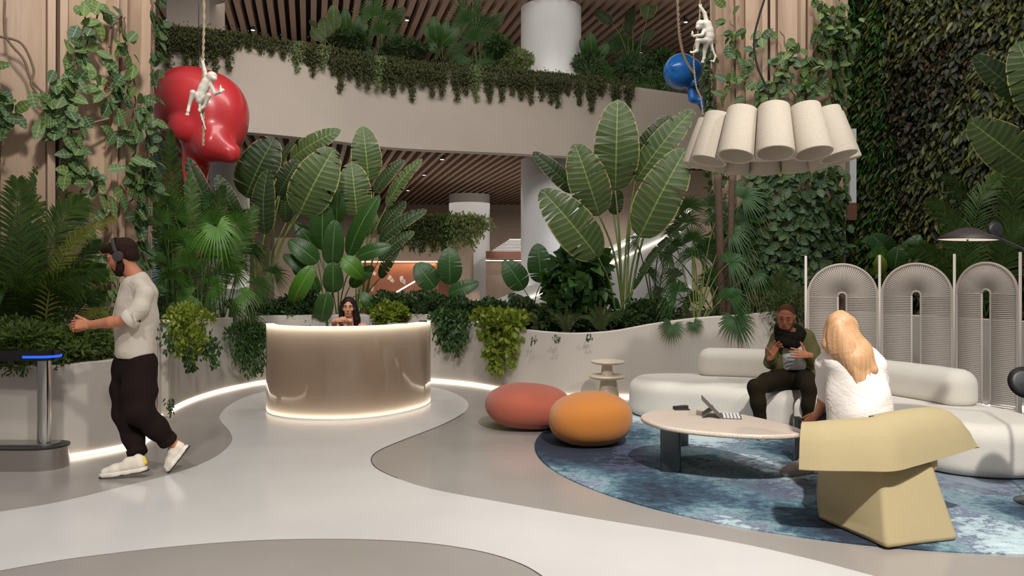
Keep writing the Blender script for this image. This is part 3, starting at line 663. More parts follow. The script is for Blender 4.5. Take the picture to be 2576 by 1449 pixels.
# --- big paddle leaf (banana, canna, arrowroot): a folded, ribbed blade with torn edges
def blade(B, T, wd, face=None, bend=0.10, fold=0.18, droop=0.12, tears=5, power=2.3, seed=0, roll=0.0, heart=0.32):
    r = random.Random(seed); B, T = V(B), V(T); ax = T-B; L = ax.length; ax.normalize()
    face = V(face) if face is not None else (CAMP-(B+T)/2).normalized()
    s = ax.cross(face).normalized(); n = s.cross(ax).normalized()
    if roll: s, n = s*math.cos(roll)+n*math.sin(roll), n*math.cos(roll)-s*math.sin(roll)
    mb = MB(); rows = 22
    def mid(t): return B+ax*(L*t)+n*(bend*L*math.sin(PI*min(t, 1)*0.9)) - n*(bend*0.6*L*t*t)
    def wid(t):
        x = max(0.0, 1-abs(2*t-1)**power)**0.55
        return wd*0.5*x*(1+heart*(0.5-t))
    for sd in (-1, 1):
        cuts = sorted(r.uniform(0.12, 0.95) for _ in range(tears)); segs = [0]+cuts+[1]
        for a, b in zip(segs, segs[1:]):
            k = max(2, int(rows*(b-a))+1); vs = []; uv = []
            ga = r.uniform(0.004, 0.022) if a > 0 else 0; gb = r.uniform(0.004, 0.02) if b < 1 else 0
            for i in range(k+1):
                t = a+(b-a)*i/k
                for u in (0, 0.3, 0.65, 1.0):
                    f = i/k; tt = t+(ga*(1-f)-gb*f)*u*u+0.05*u*(1-t)*0
                    wv = 0.012*wd*math.sin(t*60+seed)*u
                    q = mid(tt)+s*(sd*wid(t)*u)+n*(fold*wid(t)*u-droop*wid(t)*u*u*1.6+wv)
                    vs.append(q); uv.append((0.5+0.5*sd*u, tt*1.0))
            fs = []
            for i in range(k):
                for j in range(3):
                    q = (i*4+j, i*4+j+1, i*4+4+j+1, i*4+4+j); fs.append(q if sd > 0 else q[::-1])
            mb.add(vs, fs, uv)
    return mb
def stalk(pts, r0, r1, n=6):
    P = catmull(pts, 6); m = len(P); return MB().tube(P, [r0+(r1-r0)*i/(m-1) for i in range(m)], n)
def paddle_plant(name, label, cat, foot, d, leaves, m, stem_m=None, sr=0.016, group=None, tears=6, face_z=0.25, mats=None, **kw):
    """leaves: (base px, tip px, width px, depth offset[, material])"""
    ft = V(foot) if len(foot) == 3 else W(foot[0], foot[1], d)
    root = thing(name, label, cat, ft, group)
    for i, lf in enumerate(leaves):
        (bx_, by_), (tx, ty), wp, dd = lf[:4]; mm = lf[4] if len(lf) > 4 and lf[4] else m; tilt = lf[5] if len(lf) > 5 else 0.25
        roll = lf[6] if len(lf) > 6 else 0.0
        B = W(bx_, by_, d+dd); T = W(tx, ty, d+dd-tilt*(abs(ty-by_)/F*d)); wd = wp/F*d
        fc = (CAMP-B).normalized()+V((0, 0, face_z))
        blade(B, T, wd, fc, seed=i*7+len(label), tears=tears, roll=roll, **kw).build('leaf', mm, root)
        f2 = ft+V((random.uniform(-0.12, 0.12), random.uniform(-0.1, 0.1), 0))
        md = f2.lerp(B, 0.55)+V(((f2.x-B.x)*0.12, 0.0, abs(B.z-f2.z)*0.10))
        st = stalk([f2, md, B, B.lerp(T, 0.9)+(fc.normalized()*0.004)], sr, sr*0.28)
        stalk([f2, md, B], sr, sr*0.6).build('stem', stem_m or M_stem, root)
    return root
# --- feather palm frond
def frond(pts, leaf_len, n=46, wd=0.022, ang=0.9, sag=0.35, side=None, rr=0.012, seed=0, taper=0.55):
    r = random.Random(seed); P = catmull(pts, 10); m = len(P); mb = MB(); mb.tube(P, [rr*(1-0.85*i/(m-1)) for i in range(m)], 5)
    mb.uv = [(0.5, 0.2)]*len(mb.v); mb.has_uv = True
    for i in range(n):
        f = 0.12+0.88*i/(n-1); x = f*(m-1); k = min(int(x), m-2); p = P[k].lerp(P[k+1], x-k); t = (P[k+1]-P[k]).normalized()
        sd = side if side is not None else (CAMP-p).normalized()
        s = t.cross(sd).normalized(); nn = s.cross(t).normalized()
        L = leaf_len*(math.sin(PI*(0.16+0.80*f))**0.7)*r.uniform(0.85, 1.1)
        for q in (-1, 1):
            a = ang*(1-0.45*f)*r.uniform(0.9, 1.1); d = (t*math.cos(a)+s*q*math.sin(a)+nn*r.uniform(-0.05, 0.25)).normalized()
            e = d.cross(nn).normalized(); vs = []; uv = []
            for tt, ww in ((0, 0.35), (0.35, 1.0), (0.7, 0.8), (1.0, 0.05)):
                c = p+d*(L*tt)-V((0, 0, sag*L*tt*tt)); vs += [c+e*wd*ww*0.5, c-e*wd*ww*0.5]; uv += [(0.4, tt), (0.6, tt)]
            mb.add(vs, [(0, 1, 3, 2), (2, 3, 5, 4), (4, 5, 7, 6)], uv)
    return mb
# --- fan palm blade
def fan(c, R, axis, nrm, spread=2.5, n=30, droop=0.5, seed=0, split=0.42):
    r = random.Random(seed); axis = V(axis).normalized(); nrm = V(nrm); s = axis.cross(nrm).normalized(); nrm = s.cross(axis).normalized(); mb = MB(); c = V(c)
    for i in range(n):
        a = spread*(2*(i+0.5)/n-1); hw = spread/n; L = R*(1-0.18*abs(a)/spread)*r.uniform(0.9, 1.08)
        d = axis*math.cos(a)+s*math.sin(a); vs = []; uv = []; e = (-axis*math.sin(a)+s*math.cos(a))
        dz = r.uniform(0.7, 1.3)*droop
        for tt, ww in ((0.02, 1), (split, 1.0), (0.72, 0.62), (1.0, 0.06)):
            hwid = (L*split*math.tan(hw))*(tt/split if tt < split else 1)*ww
            p = c+d*(L*tt)+nrm*(0.10*L*math.sin(tt*PI))-V((0, 0, dz*L*max(0, tt-0.25)**2))
            vs += [p-e*hwid, p+nrm*(hwid*0.35), p+e*hwid]; uv += [(0.3, tt), (0.5, tt), (0.7, tt)]
        fs = []
        for k in range(3):
            for j in (0, 1): fs.append((k*3+j, k*3+j+1, k*3+3+j+1, k*3+3+j))
        mb.add(vs, fs, uv)
    return mb
def fan_palm(name, label, foot, d, fans, m, group=None, stem_m=None, trunk=0, sr=0.011):
    """fans: (centre px, radius px, direction angle in degrees (90 = up), facing, droop, depth offset)"""
    ft = V(foot) if len(foot) == 3 else W(foot[0], foot[1], d); root = thing(name, label, 'palm', ft, group)
    for i, f in enumerate(fans):
        (px, py), rp, ang, fz, dr = f[:5]; dd = f[5] if len(f) > 5 else 0; mm = f[6] if len(f) > 6 else m
        c = W(px, py, d+dd); R = rp/F*d; a = math.radians(ang); ax = V((math.cos(a), -0.25, math.sin(a)))
        fan(c, R, ax, (CAMP-c).normalized()+V((0, 0, fz)), 2.0 if ang > 20 and ang < 160 else 2.4, 28, dr, seed=i+len(label)).build('leaf', mm, root)
        f2 = ft+V((random.uniform(-0.06, 0.06), random.uniform(-0.05, 0.05), 0))
        stalk([f2, f2.lerp(c, 0.6)+V((0, 0.05, 0.12*abs(c.z-f2.z))), c], sr, sr*0.6, 5).build('stem', stem_m or M_dstem, root)
    if trunk: MB().tube([V((ft.x, ft.y, 0)), V((ft.x, ft.y, ft.z+0.1))], trunk, 8).build('trunk', M_trunk, root)
    return root
# --- bushes, hanging plants, vines
def bush_np(c, rad, n, L, asp=0.45, up=0.3, shape=TS_DIA, hang=0.0, shell=0.45, lump=0.35):
    u = rdir(n); k = shell+(1-shell)*rng.random(n)**0.5
    ph = 1+lump*np.sin(u[:, 0]*6+c[0]*3)*np.sin(u[:, 2]*5+c[1])*np.cos(u[:, 1]*4)
    P = np.array(c)+u*np.array(rad)*(k*ph)[:, None]
    D = u*0.8+rdir(n)*0.7+np.array([0, 0, up-hang])
    return leaf_cloud(P, D, u+rdir(n)*0.6, L*rng.uniform(0.65, 1.25, n), L*asp*rng.uniform(0.8, 1.2, n), shape)
def bush(name, label, cat, px, py, d, rx, ry, n, Lpx, m, asp=0.45, group=None, depth=None, up=0.3, shape=TS_DIA, lump=0.35):
    c = W(px, py, d); rad = (rx/F*d, depth or rx/F*d*0.7, ry/F*d)
    v, q, u = bush_np(c, rad, n, Lpx/F*d, asp, up, shape, lump=lump); o = np_mesh(name, v, q, m, None, u)
    return tag(o, label, cat, group)
def strands_np(tops, lens, Lf, asp, m_per, sway=0.12, thick=0.03, shape=TS_DIA, down=0.9):
    out = []
    for (p, ln) in zip(tops, lens):
        k = max(6, int(m_per*ln)); t = rng.random(k)**0.9; ph = rng.uniform(0, 6)
        x = np.array(p)[None]+np.stack([sway*ln*np.sin(t*3+ph)*0.5*t, -0.06*np.sin(np.minimum(t*6, PI))-0.02, -ln*t], 1)
        x += rng.normal(size=(k, 3))*thick*(1.15-0.8*t)[:, None]
        D = rdir(k)*0.75+np.array([0, -0.35, -down]); Nn = rdir(k)*0.6+np.array([0, -1, 0.5])
        out.append(leaf_cloud(x, D, Nn, Lf*rng.uniform(0.7, 1.25, k), Lf*asp*rng.uniform(0.8, 1.2, k), shape))
        tt = np.linspace(0, 1, 8); c = np.array(p)[None]+np.stack([sway*ln*np.sin(tt*3+ph)*0.5*tt, -0.06*np.sin(np.minimum(tt*6, PI))-0.02, -ln*tt], 1)
        sv = np.stack([c+np.array([-0.003, 0, 0]), c+np.array([0.003, 0, 0]), c+np.array([0, 0.005, 0])], 1).reshape(-1, 3); sq = np.array([[i*3+a, i*3+(a+1) % 3, i*3+3+(a+1) % 3, i*3+3+a] for i in range(7) for a in range(3)])
        out.append((sv, sq, np.full((len(sv), 2), 0.5)))
    return join_clouds(out)
def trailing(name, label, pts, m, Lf, asp=0.5, m_per=160, thick=0.04, group=None, cat='hanging plant', shape=TS_DIA, mound=0.0, sway=0.12):
    """pts: (top px, top py, length px, d); near plants get one part per strand, far ones are a single mesh"""
    tops = [W(a, b, d) for a, b, l, d in pts]; lens = [l/F*d for a, b, l, d in pts]
    mounds = [bush_np(t+V((0, 0.05, 0)), (mound, mound*0.7, mound*0.55), int(min(m_per, 240)*mound*4.5), Lf, asp, 0.4, shape) for t in tops] if mound else []
    if group or name == 'trailing_sprig':
        v, q, u = join_clouds([strands_np(tops, lens, Lf, asp, m_per, sway, thick, shape)]+mounds); return tag(np_mesh(name, v, q, m, None, u), label, cat, group)
    root = thing(name, label, cat, tops[0])
    for t, l in zip(tops, lens):
        v, q, u = strands_np([t], [l], Lf, asp, m_per, sway, thick, shape); np_mesh('strand', v, q, m, root, u)
    if mounds:
        v, q, u = join_clouds(mounds); np_mesh('foliage', v, q, m, root, u)
    return root
def vine(label, C, strands, L, m, per=9, jit=0.10, group=None, asp=0.62, stem=True, z_up=True, cluster=3):
    root = None; cl = []
    allp = []
    for st in strands:
        pn = [oncol(C, x, y, 0.08) for x, y in st]; allp.append(catmull([p for p, n in pn], 8))
    root = thing('climbing_vine', label, 'vine', allp[0][0], group)
    mb = MB()
    for P in allp:
        wig = [p+V((random.uniform(-1, 1)*0.02, 0, random.uniform(-1, 1)*0.015)) for p in P]; mb.tube(wig, 0.009, 5)
        ln = sum((P[i+1]-P[i]).length for i in range(len(P)-1)); k = int(ln/L*per)
        for _ in range(k):
            x = random.uniform(0, len(P)-1.001); i = int(x); p = P[i].lerp(P[i+1], x-i)
            nn = V((p.x-C[0].x, p.y-C[0].y, 0)).normalized(); tg = V((-nn.y, nn.x, 0))
            o = p+tg*random.gauss(0, jit)+V((0, 0, random.gauss(0, jit)))+nn*random.uniform(0.0, 0.07)
            cl.append((o, tg*random.uniform(-0.8, 0.8)+V((0, 0, random.uniform(-1.2, 0.35)))+nn*random.uniform(0, 0.5), nn+V((random.uniform(-0.6, 0.6), random.uniform(-0.6, 0.6), random.uniform(-0.1, 0.7)))))
    mb.build('stem', M_bark, root)
    n = len(cl); v, q, u = leaf_cloud([c[0] for c in cl], [c[1] for c in cl], [c[2] for c in cl], L*rng.uniform(0.6, 1.2, n), L*asp*rng.uniform(0.8, 1.15, n), TS_OVAL, 0.12, 0.12)
    np_mesh('foliage', v, q, m, root, u); return root
def palm(label, foot, d, fronds, m, leaf_px, group=None, n=46, wd=0.02, cat='palm', sag=0.3, name='feather_palm', rr=0.012):
    """fronds: ([px points along the rachis], leaflet px, depth at tip offset[, material])"""
    ft = V(foot) if len(foot) == 3 else W(foot[0], foot[1], d); root = thing(name, label, cat, ft, group)
    for i, fr in enumerate(fronds):
        pts, lp, dd = fr[:3]; mm = fr[3] if len(fr) > 3 else m; k = len(pts)
        P = [W(x, y, d+dd*(j/(k-1))) for j, (x, y) in enumerate(pts)]
        frond(P, lp/F*d, n, wd, seed=i*3+len(label), sag=sag, rr=rr).build('frond', mm, root)
    return root

# ================= left planter: feather palms, juniper
palm('large feather palm with one tall upright frond at the far left', (70, 880), 7.35, [
    ([(75, 880), (58, 730), (46, 580), (44, 455)], 118, -0.25), ([(85, 880), (105, 700), (150, 560), (205, 500)], 92, 0.1),
    ([(60, 880), (20, 740), (-40, 640), (-110, 600)], 100, -0.2), ([(70, 870), (60, 690), (85, 500), (125, 395)], 80, 0.25),
    ([(60, 870), (20, 650), (0, 500), (-30, 390)], 90, 0.2), ([(80, 870), (125, 760), (190, 690), (262, 672)], 80, -0.15),
    ([(75, 860), (65, 760), (25, 715), (-40, 760)], 75, -0.45), ([(80, 860), (100, 750), (150, 705), (215, 690)], 85, -0.4),
    ([(70, 860), (40, 780), (0, 740), (-50, 735)], 80, -0.5), ([(85, 870), (90, 640), (60, 500), (10, 430)], 85, 0.35)], L_palm, 100, n=54, wd=0.022, sag=0.35)
palm('yellowing feather palm frond arching beside the left oak column', (110, 880), 7.2, [
    ([(110, 880), (128, 720), (190, 600), (285, 548)], 46, -0.1, L_palm_y), ([(115, 880), (150, 740), (215, 640), (250, 610)], 46, 0.1, L_palm_d)], L_palm_y, 50, n=40, wd=0.018)
palm('small feathery palm behind the walking person', (150, 890), 7.15, [
    ([(150, 890), (175, 830), (225, 790), (268, 780)], 40, -0.2, L_palm_y), ([(155, 890), (185, 800), (230, 745), (262, 738)], 46, -0.1),
    ([(145, 890), (160, 800), (200, 750), (240, 760)], 44, 0.0)], L_palm_d, 40, n=34, wd=0.014)
bush('juniper_bush', 'wide feathery juniper bush spilling over the left planter wall', 'bush', 70, 868, 6.95, 170, 58, 9000, 17, L_juni, 0.34, depth=0.5, up=0.2)
bush('juniper_bush', 'smaller juniper tuft beside the walking person\'s forearm', 'bush', 205, 872, 7.0, 72, 58, 3600, 16, L_juni, 0.34, depth=0.4, up=0.0)
trailing('trailing_sprig', 'thin twig of trailing leaves low on the left planter wall', [(62, 926, 14, 6.55), (30, 930, 10, 6.5)], L_hedge, 0.035, 0.35, 300, 0.03, cat='sprig')
# vines on the left column
vine('thick leafy vine hanging down the middle of the left oak column', COLL, [[(225, -10), (212, 60), (190, 140), (170, 210), (150, 270)], [(255, 20), (215, 110), (180, 190), (140, 260), (128, 330)], [(190, 260), (170, 330), (185, 400), (205, 470), (198, 560)], [(150, 250), (200, 200), (270, 205), (300, 235)], [(185, 330), (165, 380), (180, 430)]], 0.18, L_vine, 5.2, 0.08)
vine('vine looping across the left oak column from upper middle to its right edge', COLL, [[(310, 40), (315, 100), (325, 160), (335, 210), (345, 290)], [(262, 230), (300, 200), (320, 180)], [(250, 320), (300, 330), (330, 310), (345, 250)], [(240, 420), (265, 490), (310, 520), (345, 480)], [(345, 300), (342, 370), (330, 430), (345, 500), (340, 580)]], 0.175, L_vine, 4.6, 0.07)
vine('narrow vine running down the right edge of the left oak column', COLL, [[(382, -10), (385, 70), (383, 150), (380, 220)], [(375, 240), (372, 330), (368, 410), (372, 480)], [(360, 420), (362, 500), (358, 600), (352, 680)]], 0.165, L_ivy, 6, 0.055)
vine('vine cluster at the far left edge of the left oak column', COLL, [[(-5, 200), (10, 260), (18, 310), (5, 370)], [(-10, 220), (0, 300)]], 0.17, L_vine, 7, 0.06)
vine('sparse vine low on the left oak column behind the walking person', COLL, [[(205, 560), (235, 640), (250, 720), (245, 800)], [(260, 640), (285, 700), (290, 760)], [(215, 690), (260, 730)]], 0.17, L_vine, 4, 0.08)
br = thing('vine_branch', 'bare twisting brown vine branches on the left oak column', 'branch', oncol(COLL, 60, 150)[0])
for P in ([(12, 0), (15, 90), (60, 150), (78, 200), (125, 250)], [(0, 92), (55, 110), (85, 175), (80, 215), (125, 275)], [(300, 20), (305, 45), (280, 70), (275, 120)], [(140, 300), (185, 325), (230, 310), (275, 298)]):
    MB().tube(catmull([oncol(COLL, x, y, 0.09)[0] for x, y in P], 8), 0.012, 5).build('branch', M_bark, br)

# ================= palms between the left column and the desk
fan_palm('fan_palm', 'leafy fan palm tight against the left oak column', (430, 840), 9.9, [((400, 560), 60, 100, 0.3, 0.5), ((430, 600), 60, 80, 0.5, 0.8, 0.1), ((395, 660), 56, 120, 0.5, 0.9), ((440, 700), 60, 60, 0.6, 1.0, -0.1), ((400, 740), 58, 140, 0.6, 1.1, -0.1), ((420, 510), 56, 90, 0.2, 0.4, 0.3), ((465, 600), 56, 40, 0.5, 0.9)], L_fan_m)
fan_palm('fan_palm', 'mid green fan palm rising below the dark banana leaves', (560, 860), 11.2, [((545, 510), 60, 90, 0.2, 0.5), ((600, 545), 56, 60, 0.4, 0.8), ((510, 520), 58, 110, 0.3, 0.6), ((570, 610), 64, 70, 0.6, 1.0, -0.2), ((530, 650), 60, 110, 0.6, 1.0, -0.2), ((620, 620), 60, 30, 0.6, 1.0), ((600, 670), 56, 80, 0.6, 1.1, -0.3), ((480, 560), 56, 120, 0.4, 0.7)], L_fan)
fan_palm('fan_palm', 'dense fan palm with a bright yellow-green frond behind the walking person', (500, 860), 10.3, [
    ((440, 545), 62, 70, 0.2, 0.3), ((535, 560), 66, 80, 0.3, 0.5, 0.2), ((480, 620), 60, 100, 0.2, 0.6, -0.2), ((505, 620), 62, 60, 0.5, 0.9, 0.1), ((470, 665), 66, 80, 0.3, 0.8, -0.3), ((560, 650), 60, 40, 0.4, 0.9),
    ((590, 560), 62, 65, 0.3, 0.6, 0.4), ((420, 620), 55, 130, 0.3, 0.6, 0.2), ((535, 720), 60, 20, 0.4, 1.0, -0.2), ((590, 690), 58, 30, 0.4, 1.0, 0.2), ((425, 700), 60, 150, 0.3, 0.8), ((610, 740), 55, 0, 0.6, 1.2), ((480, 745), 60, 200, 0.6, 1.1, -0.3), ((545, 572), 70, -65, 0.1, 0.9, -0.6, L_fan_b)], L_fan_m)
palm('spiky upright palm in front of the red sculpture', (450, 800), 10.6, [
    ([(445, 800), (440, 620), (432, 450), (428, 330)], 46, -0.2), ([(440, 800), (415, 640), (400, 520), (392, 420)], 44, 0), ([(455, 800), (470, 640), (480, 520), (478, 440)], 44, 0.1),
    ([(450, 800), (500, 640), (540, 540), (560, 470)], 46, 0.1), ([(455, 800), (420, 660), (440, 560), (455, 480)], 40, -0.3), ([(450, 800), (560, 680), (610, 590), (640, 520)], 50, 0.2)], L_palm, 44, n=60, wd=0.03, name='spiky_palm')
fan_palm('fan_palm', 'low dark fan palm filling the gap left of the desk', (600, 900), 10.9, [
    ((640, 640), 60, 60, 0.3, 0.7, 0.4), ((580, 780), 66, 30, 0.4, 1.0), ((650, 720), 64, 20, 0.4, 1.0), ((530, 790), 64, 150, 0.4, 1.0), ((625, 800), 60, -10, 0.5, 1.2), ((420, 770), 60, 160, 0.4, 0.9, -0.2), ((690, 690), 56, 40, 0.3, 0.8, 0.4), ((470, 810), 60, 210, 0.5, 1.0)], L_palm_d)
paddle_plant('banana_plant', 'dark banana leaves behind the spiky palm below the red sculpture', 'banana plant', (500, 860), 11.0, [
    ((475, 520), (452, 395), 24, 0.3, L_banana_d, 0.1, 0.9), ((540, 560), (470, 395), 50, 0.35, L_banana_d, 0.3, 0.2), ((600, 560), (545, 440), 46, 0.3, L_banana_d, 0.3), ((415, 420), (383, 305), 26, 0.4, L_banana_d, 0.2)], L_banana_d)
# ================= tall banana plants behind the desk
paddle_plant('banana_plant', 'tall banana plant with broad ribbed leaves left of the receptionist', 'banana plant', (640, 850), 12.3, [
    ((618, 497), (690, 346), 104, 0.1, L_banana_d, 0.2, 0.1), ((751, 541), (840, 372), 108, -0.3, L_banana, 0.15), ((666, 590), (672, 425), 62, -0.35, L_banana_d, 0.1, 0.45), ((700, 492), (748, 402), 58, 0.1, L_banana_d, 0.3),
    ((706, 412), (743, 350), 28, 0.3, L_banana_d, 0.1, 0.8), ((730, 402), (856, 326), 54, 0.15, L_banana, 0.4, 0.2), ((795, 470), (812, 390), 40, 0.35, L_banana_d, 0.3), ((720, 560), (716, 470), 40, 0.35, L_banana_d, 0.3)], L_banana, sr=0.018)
paddle_plant('banana_plant', 'banana plant with narrow leaves fanning right behind the receptionist', 'banana plant', (905, 850), 12.7, [
    ((928, 457), (913, 317), 76, 0.15, L_banana, 0.1), ((898, 545), (884, 408), 82, -0.25, L_banana, 0.1), ((972, 520), (1060, 398), 40, -0.1, L_banana, 0.2, 0.5), ((941, 484), (1016, 401), 40, 0.2, L_banana_d, 0.2, 0.4),
    ((952, 590), (1020, 505), 44, 0, L_banana_d, 0.2, 0.4), ((952, 610), (1073, 526), 44, -0.2, L_banana_d, 0.2, 0.5), ((952, 655), (1042, 581), 40, -0.3, L_banana_d, 0.2, 0.5), ((930, 590), (934, 520), 40, 0.1, L_banana, 0.2), ((955, 700), (1010, 610), 32, -0.3, L_banana_d, 0.2, 0.3)], L_banana, sr=0.014)
paddle_plant('canna_plant', 'dense plant with glossy dark green paddle leaves behind the receptionist', 'leafy plant', (830, 850), 12.0, [
    ((810, 630), (812, 495), 62, 0.2), ((835, 668), (843, 553), 52, -0.35), ((800, 660), (726, 603), 54, 0.0), ((838, 737), (838, 658), 50, -0.3), ((876, 645), (953, 490), 52, 0.0, None, 0.2, 0.35),
    ((897, 646), (985, 618), 38, -0.1), ((782, 690), (712, 640), 36, 0.1), ((846, 565), (850, 478), 42, 0.35), ((790, 620), (742, 560), 40, 0.4), ((765, 700), (735, 640), 36, 0.45), ((880, 720), (940, 670), 36, 0.2), ((800, 740), (770, 680), 34, 0.2)], L_canna, M_dstem, tears=0, sr=0.013)
paddle_plant('canna_plant', 'bright green arching paddle leaves beside the receptionist', 'leafy plant', (822, 850), 11.8, [
    ((787, 668), (732, 772), 46, -0.2, L_canna_b, -0.3), ((860, 648), (914, 700), 44, -0.2, L_canna_b, -0.4), ((823, 735), (808, 812), 46, -0.25, L_canna, -0.4), ((906, 736), (950, 785), 28, -0.1, L_canna, -0.3), ((895, 768), (925, 766), 18, 0, L_canna_b, 0.2), ((770, 768), (800, 800), 26, 0.1, L_canna, 0.2)], L_canna_b, M_dstem, tears=0, bend=0.2, sr=0.012)
paddle_plant('arrowroot_plant', 'round-leaved plant in front of the copper niche', 'leafy plant', (1130, 800), 12.4, [
    ((1094, 724), (1046, 662), 62, 0.0, None, 0.1), ((1132, 716), (1130, 622), 62, 0.0, None, 0.1), ((1128, 740), (1205, 710), 40, -0.1, None, 0.2), ((1100, 745), (1035, 742), 30, 0.2, None, 0.3)], L_round, M_dstem, tears=2, power=2.0, sr=0.010)
paddle_plant('arrowroot_plant', 'round-leaved plant with slit leaf in front of the white column', 'leafy plant', (1350, 800), 12.2, [
    ((1318, 728), (1268, 654), 62, -0.1, None, 0.1), ((1362, 712), (1352, 612), 62, 0.0, None, 0.1), ((1330, 790), (1280, 740), 44, 0, L_hedge, 0.3), ((1345, 800), (1390, 770), 50, -0.1, L_hedge, 0.3), ((1310, 800), (1330, 745), 40, 0.1, L_hedge, 0.3)], L_round, M_dstem, tears=3, power=2.0, sr=0.010)
# hedges and trailing plants on the middle planter wall
HB = [(690, 790, 60, 34, 'dark small-leaved hedge left of the receptionist'), (760, 778, 60, 40, 'dark small-leaved hedge behind the left end of the desk'), (985, 772, 60, 34, 'dark small-leaved hedge right behind the receptionist\'s shoulder'), (1070, 770, 56, 32, 'dark hedge below the round-leaved plant at the copper niche'), (1150, 780, 50, 26, 'dark hedge above the paired trailing plants'), (1235, 785, 52, 28, 'dark hedge beside the stone post'), (1310, 790, 50, 32, 'dark hedge under the white stair balustrade'), (425, 800, 40, 26, 'dark hedge at the planter corner behind the walking person'), (620, 850, 46, 50, 'dark hedge clump left of the desk')]
for i, (px, py, rx, ry, lb) in enumerate(HB): bush('hedge_bush', lb, 'bush', px, py, 12.0 if px > 650 else (9.6 if px < 500 else 11.3), rx, ry, 2600, 11, L_hedge, 0.5, depth=0.35)
bush('yellow_bush', 'yellow-green shrub just right of the receptionist', 'bush', 985, 795, 11.75, 46, 34, 2200, 12, L_yellow, 0.55, depth=0.25, shape=TS_OVAL)
trailing('trailing_plant', 'yellow-green trailing plant hanging over the planter behind the walking person', [(445, 790, 80, 8.5), (465, 780, 90, 8.75), (490, 790, 100, 9.3), (510, 800, 85, 9.6), (455, 830, 60, 8.6), (480, 850, 55, 9.0)], L_yellow, 0.05, 0.55, 260, 0.06, mound=0.13, shape=TS_OVAL)
trailing('trailing_plant', 'dark trailing plant hanging below the yellow one behind the walking person', [(470, 850, 70, 8.9), (488, 865, 68, 9.1), (520, 840, 60, 9.7), (535, 840, 80, 9.9), (550, 850, 40, 10.2), (424, 830, 55, 8.4)], L_trail, 0.06, 0.5, 170, 0.045)
trailing('trailing_plant', 'pale fern-like plant spilling over the wall beside the left edge of the desk', [(600, 840, 60, 10.5), (620, 830, 90, 10.7), (640, 835, 100, 10.8), (655, 850, 80, 10.9), (630, 870, 70, 10.7)], L_trail, 0.07, 0.3, 260, 0.08, mound=0.2)
trailing('trailing_plant', 'left of two dark trailing plants on the wall just right of the desk', [(1105, 795, 70, 11.45), (1118, 800, 78, 11.4), (1128, 800, 50, 11.4)], L_trail, 0.07, 0.5, 170, 0.05, mound=0.15)
trailing('trailing_plant', 'right of two dark trailing plants on the wall just right of the desk', [(1140, 800, 80, 11.3), (1155, 800, 90, 11.25), (1168, 805, 60, 11.2)], L_trail, 0.07, 0.5, 170, 0.05, mound=0.15)
trailing('trailing_plant', 'long yellow-edged trailing plant above the terracotta pouf', [(1225, 800, 90, 10.75), (1245, 805, 125, 10.6), (1262, 805, 130, 10.5), (1282, 810, 105, 10.35), (1295, 805, 70, 10.3), (1240, 850, 75, 10.6)], L_yellow, 0.085, 0.62, 120, 0.06, mound=0.2, shape=TS_OVAL)
for px, py, ln, d, lb in ((1338, 846, 16, 10.1, 'tiny sprig poking from the planter wall above the terracotta pouf'), (1395, 842, 18, 9.95, 'small sprig over the planter rim left of the side table'), (1478, 838, 16, 9.9, 'small sprig over the planter rim above the side table'), (430, 1000, 45, 8.2, 'leafy sprig growing at the base of the planter behind the walking person')):
    trailing('trailing_sprig', lb, [(px, py, ln, d), (px+8, py+2, ln*0.7, d)], L_hedge, 0.045, 0.35, 120, 0.02, cat='sprig')

# ================= right planter
paddle_plant('banana_plant', 'large banana plant with seven broad ribbed leaves in the centre right planter', 'banana plant', (1556, 850), 10.75, [
    ((1548, 480), (1554, 249), 114, 0.1, None, 0.1), ((1508, 543), (1446, 360), 98, -0.25, None, 0.12), ((1506, 650), (1362, 476), 104, -0.45, None, 0.12), ((1608, 598), (1726, 372), 108, -0.35, None, 0.12), ((1598, 455), (1744, 274), 72, 0.05, None, 0.2, 0.15),
    ((1604, 400), (1690, 290), 60, 0.35, L_banana_d, 0.2), ((1446, 484), (1341, 382), 46, 0.2, L_banana_d, 0.25), ((1543, 540), (1558, 478), 40, 0.35, L_banana_d, 0.2), ((1680, 470), (1731, 428), 32, 0.3, L_banana_d, 0.2), ((1592, 730), (1734, 556), 42, -0.2, L_banana_d, 0.2, 0.9)], L_banana, sr=0.018, tears=7)
bush('heart_leaf_bush', 'dark heart-leaved bush under the lowest banana leaf', 'bush', 1450, 715, 10.7, 78, 88, 900, 30, L_heart, 0.9, depth=0.5, shape=TS_HEART, up=-0.3)
def fern(label, px, py, d, h, m=L_fern, group=None, n=9, spread=1.0):
    fr = []
    for i in range(n):
        a = (i-(n-1)/2)/(n/2); fr.append(([(px, py), (px+a*h*0.35*spread, py-h*0.6*(1-0.3*abs(a))), (px+a*h*0.75*spread, py-h*(1-0.55*abs(a)))], h*0.13, random.uniform(-0.3, 0.3)))
    return palm(label, (px, py), d, fr, m, h*0.13, group, n=30, wd=0.012, cat='fern', name='fern', rr=0.005)
fern('upright fern under the heart-leaved bush', 1425, 835, 10.25, 75); fern('brownish fern at the foot of the banana stems', 1510, 835, 10.2, 80); fern('low fern left of the heart-leaved bush', 1360, 832, 10.5, 60)
for px, py, rx, ry, lb in ((1470, 810, 60, 24, 'low hedge along the rim under the ferns'), (1640, 790, 60, 34, 'low dark hedge behind the drooping fan palm'), (1570, 805, 40, 18, 'low dark hedge around the banana stems'), (1390, 800, 40, 34, 'dark shrub beneath the slit-leaved plant')):
    bush('hedge_bush', lb, 'bush', px, py, 10.6, rx, ry, 1600, 12, L_hedge, 0.5, depth=0.3)
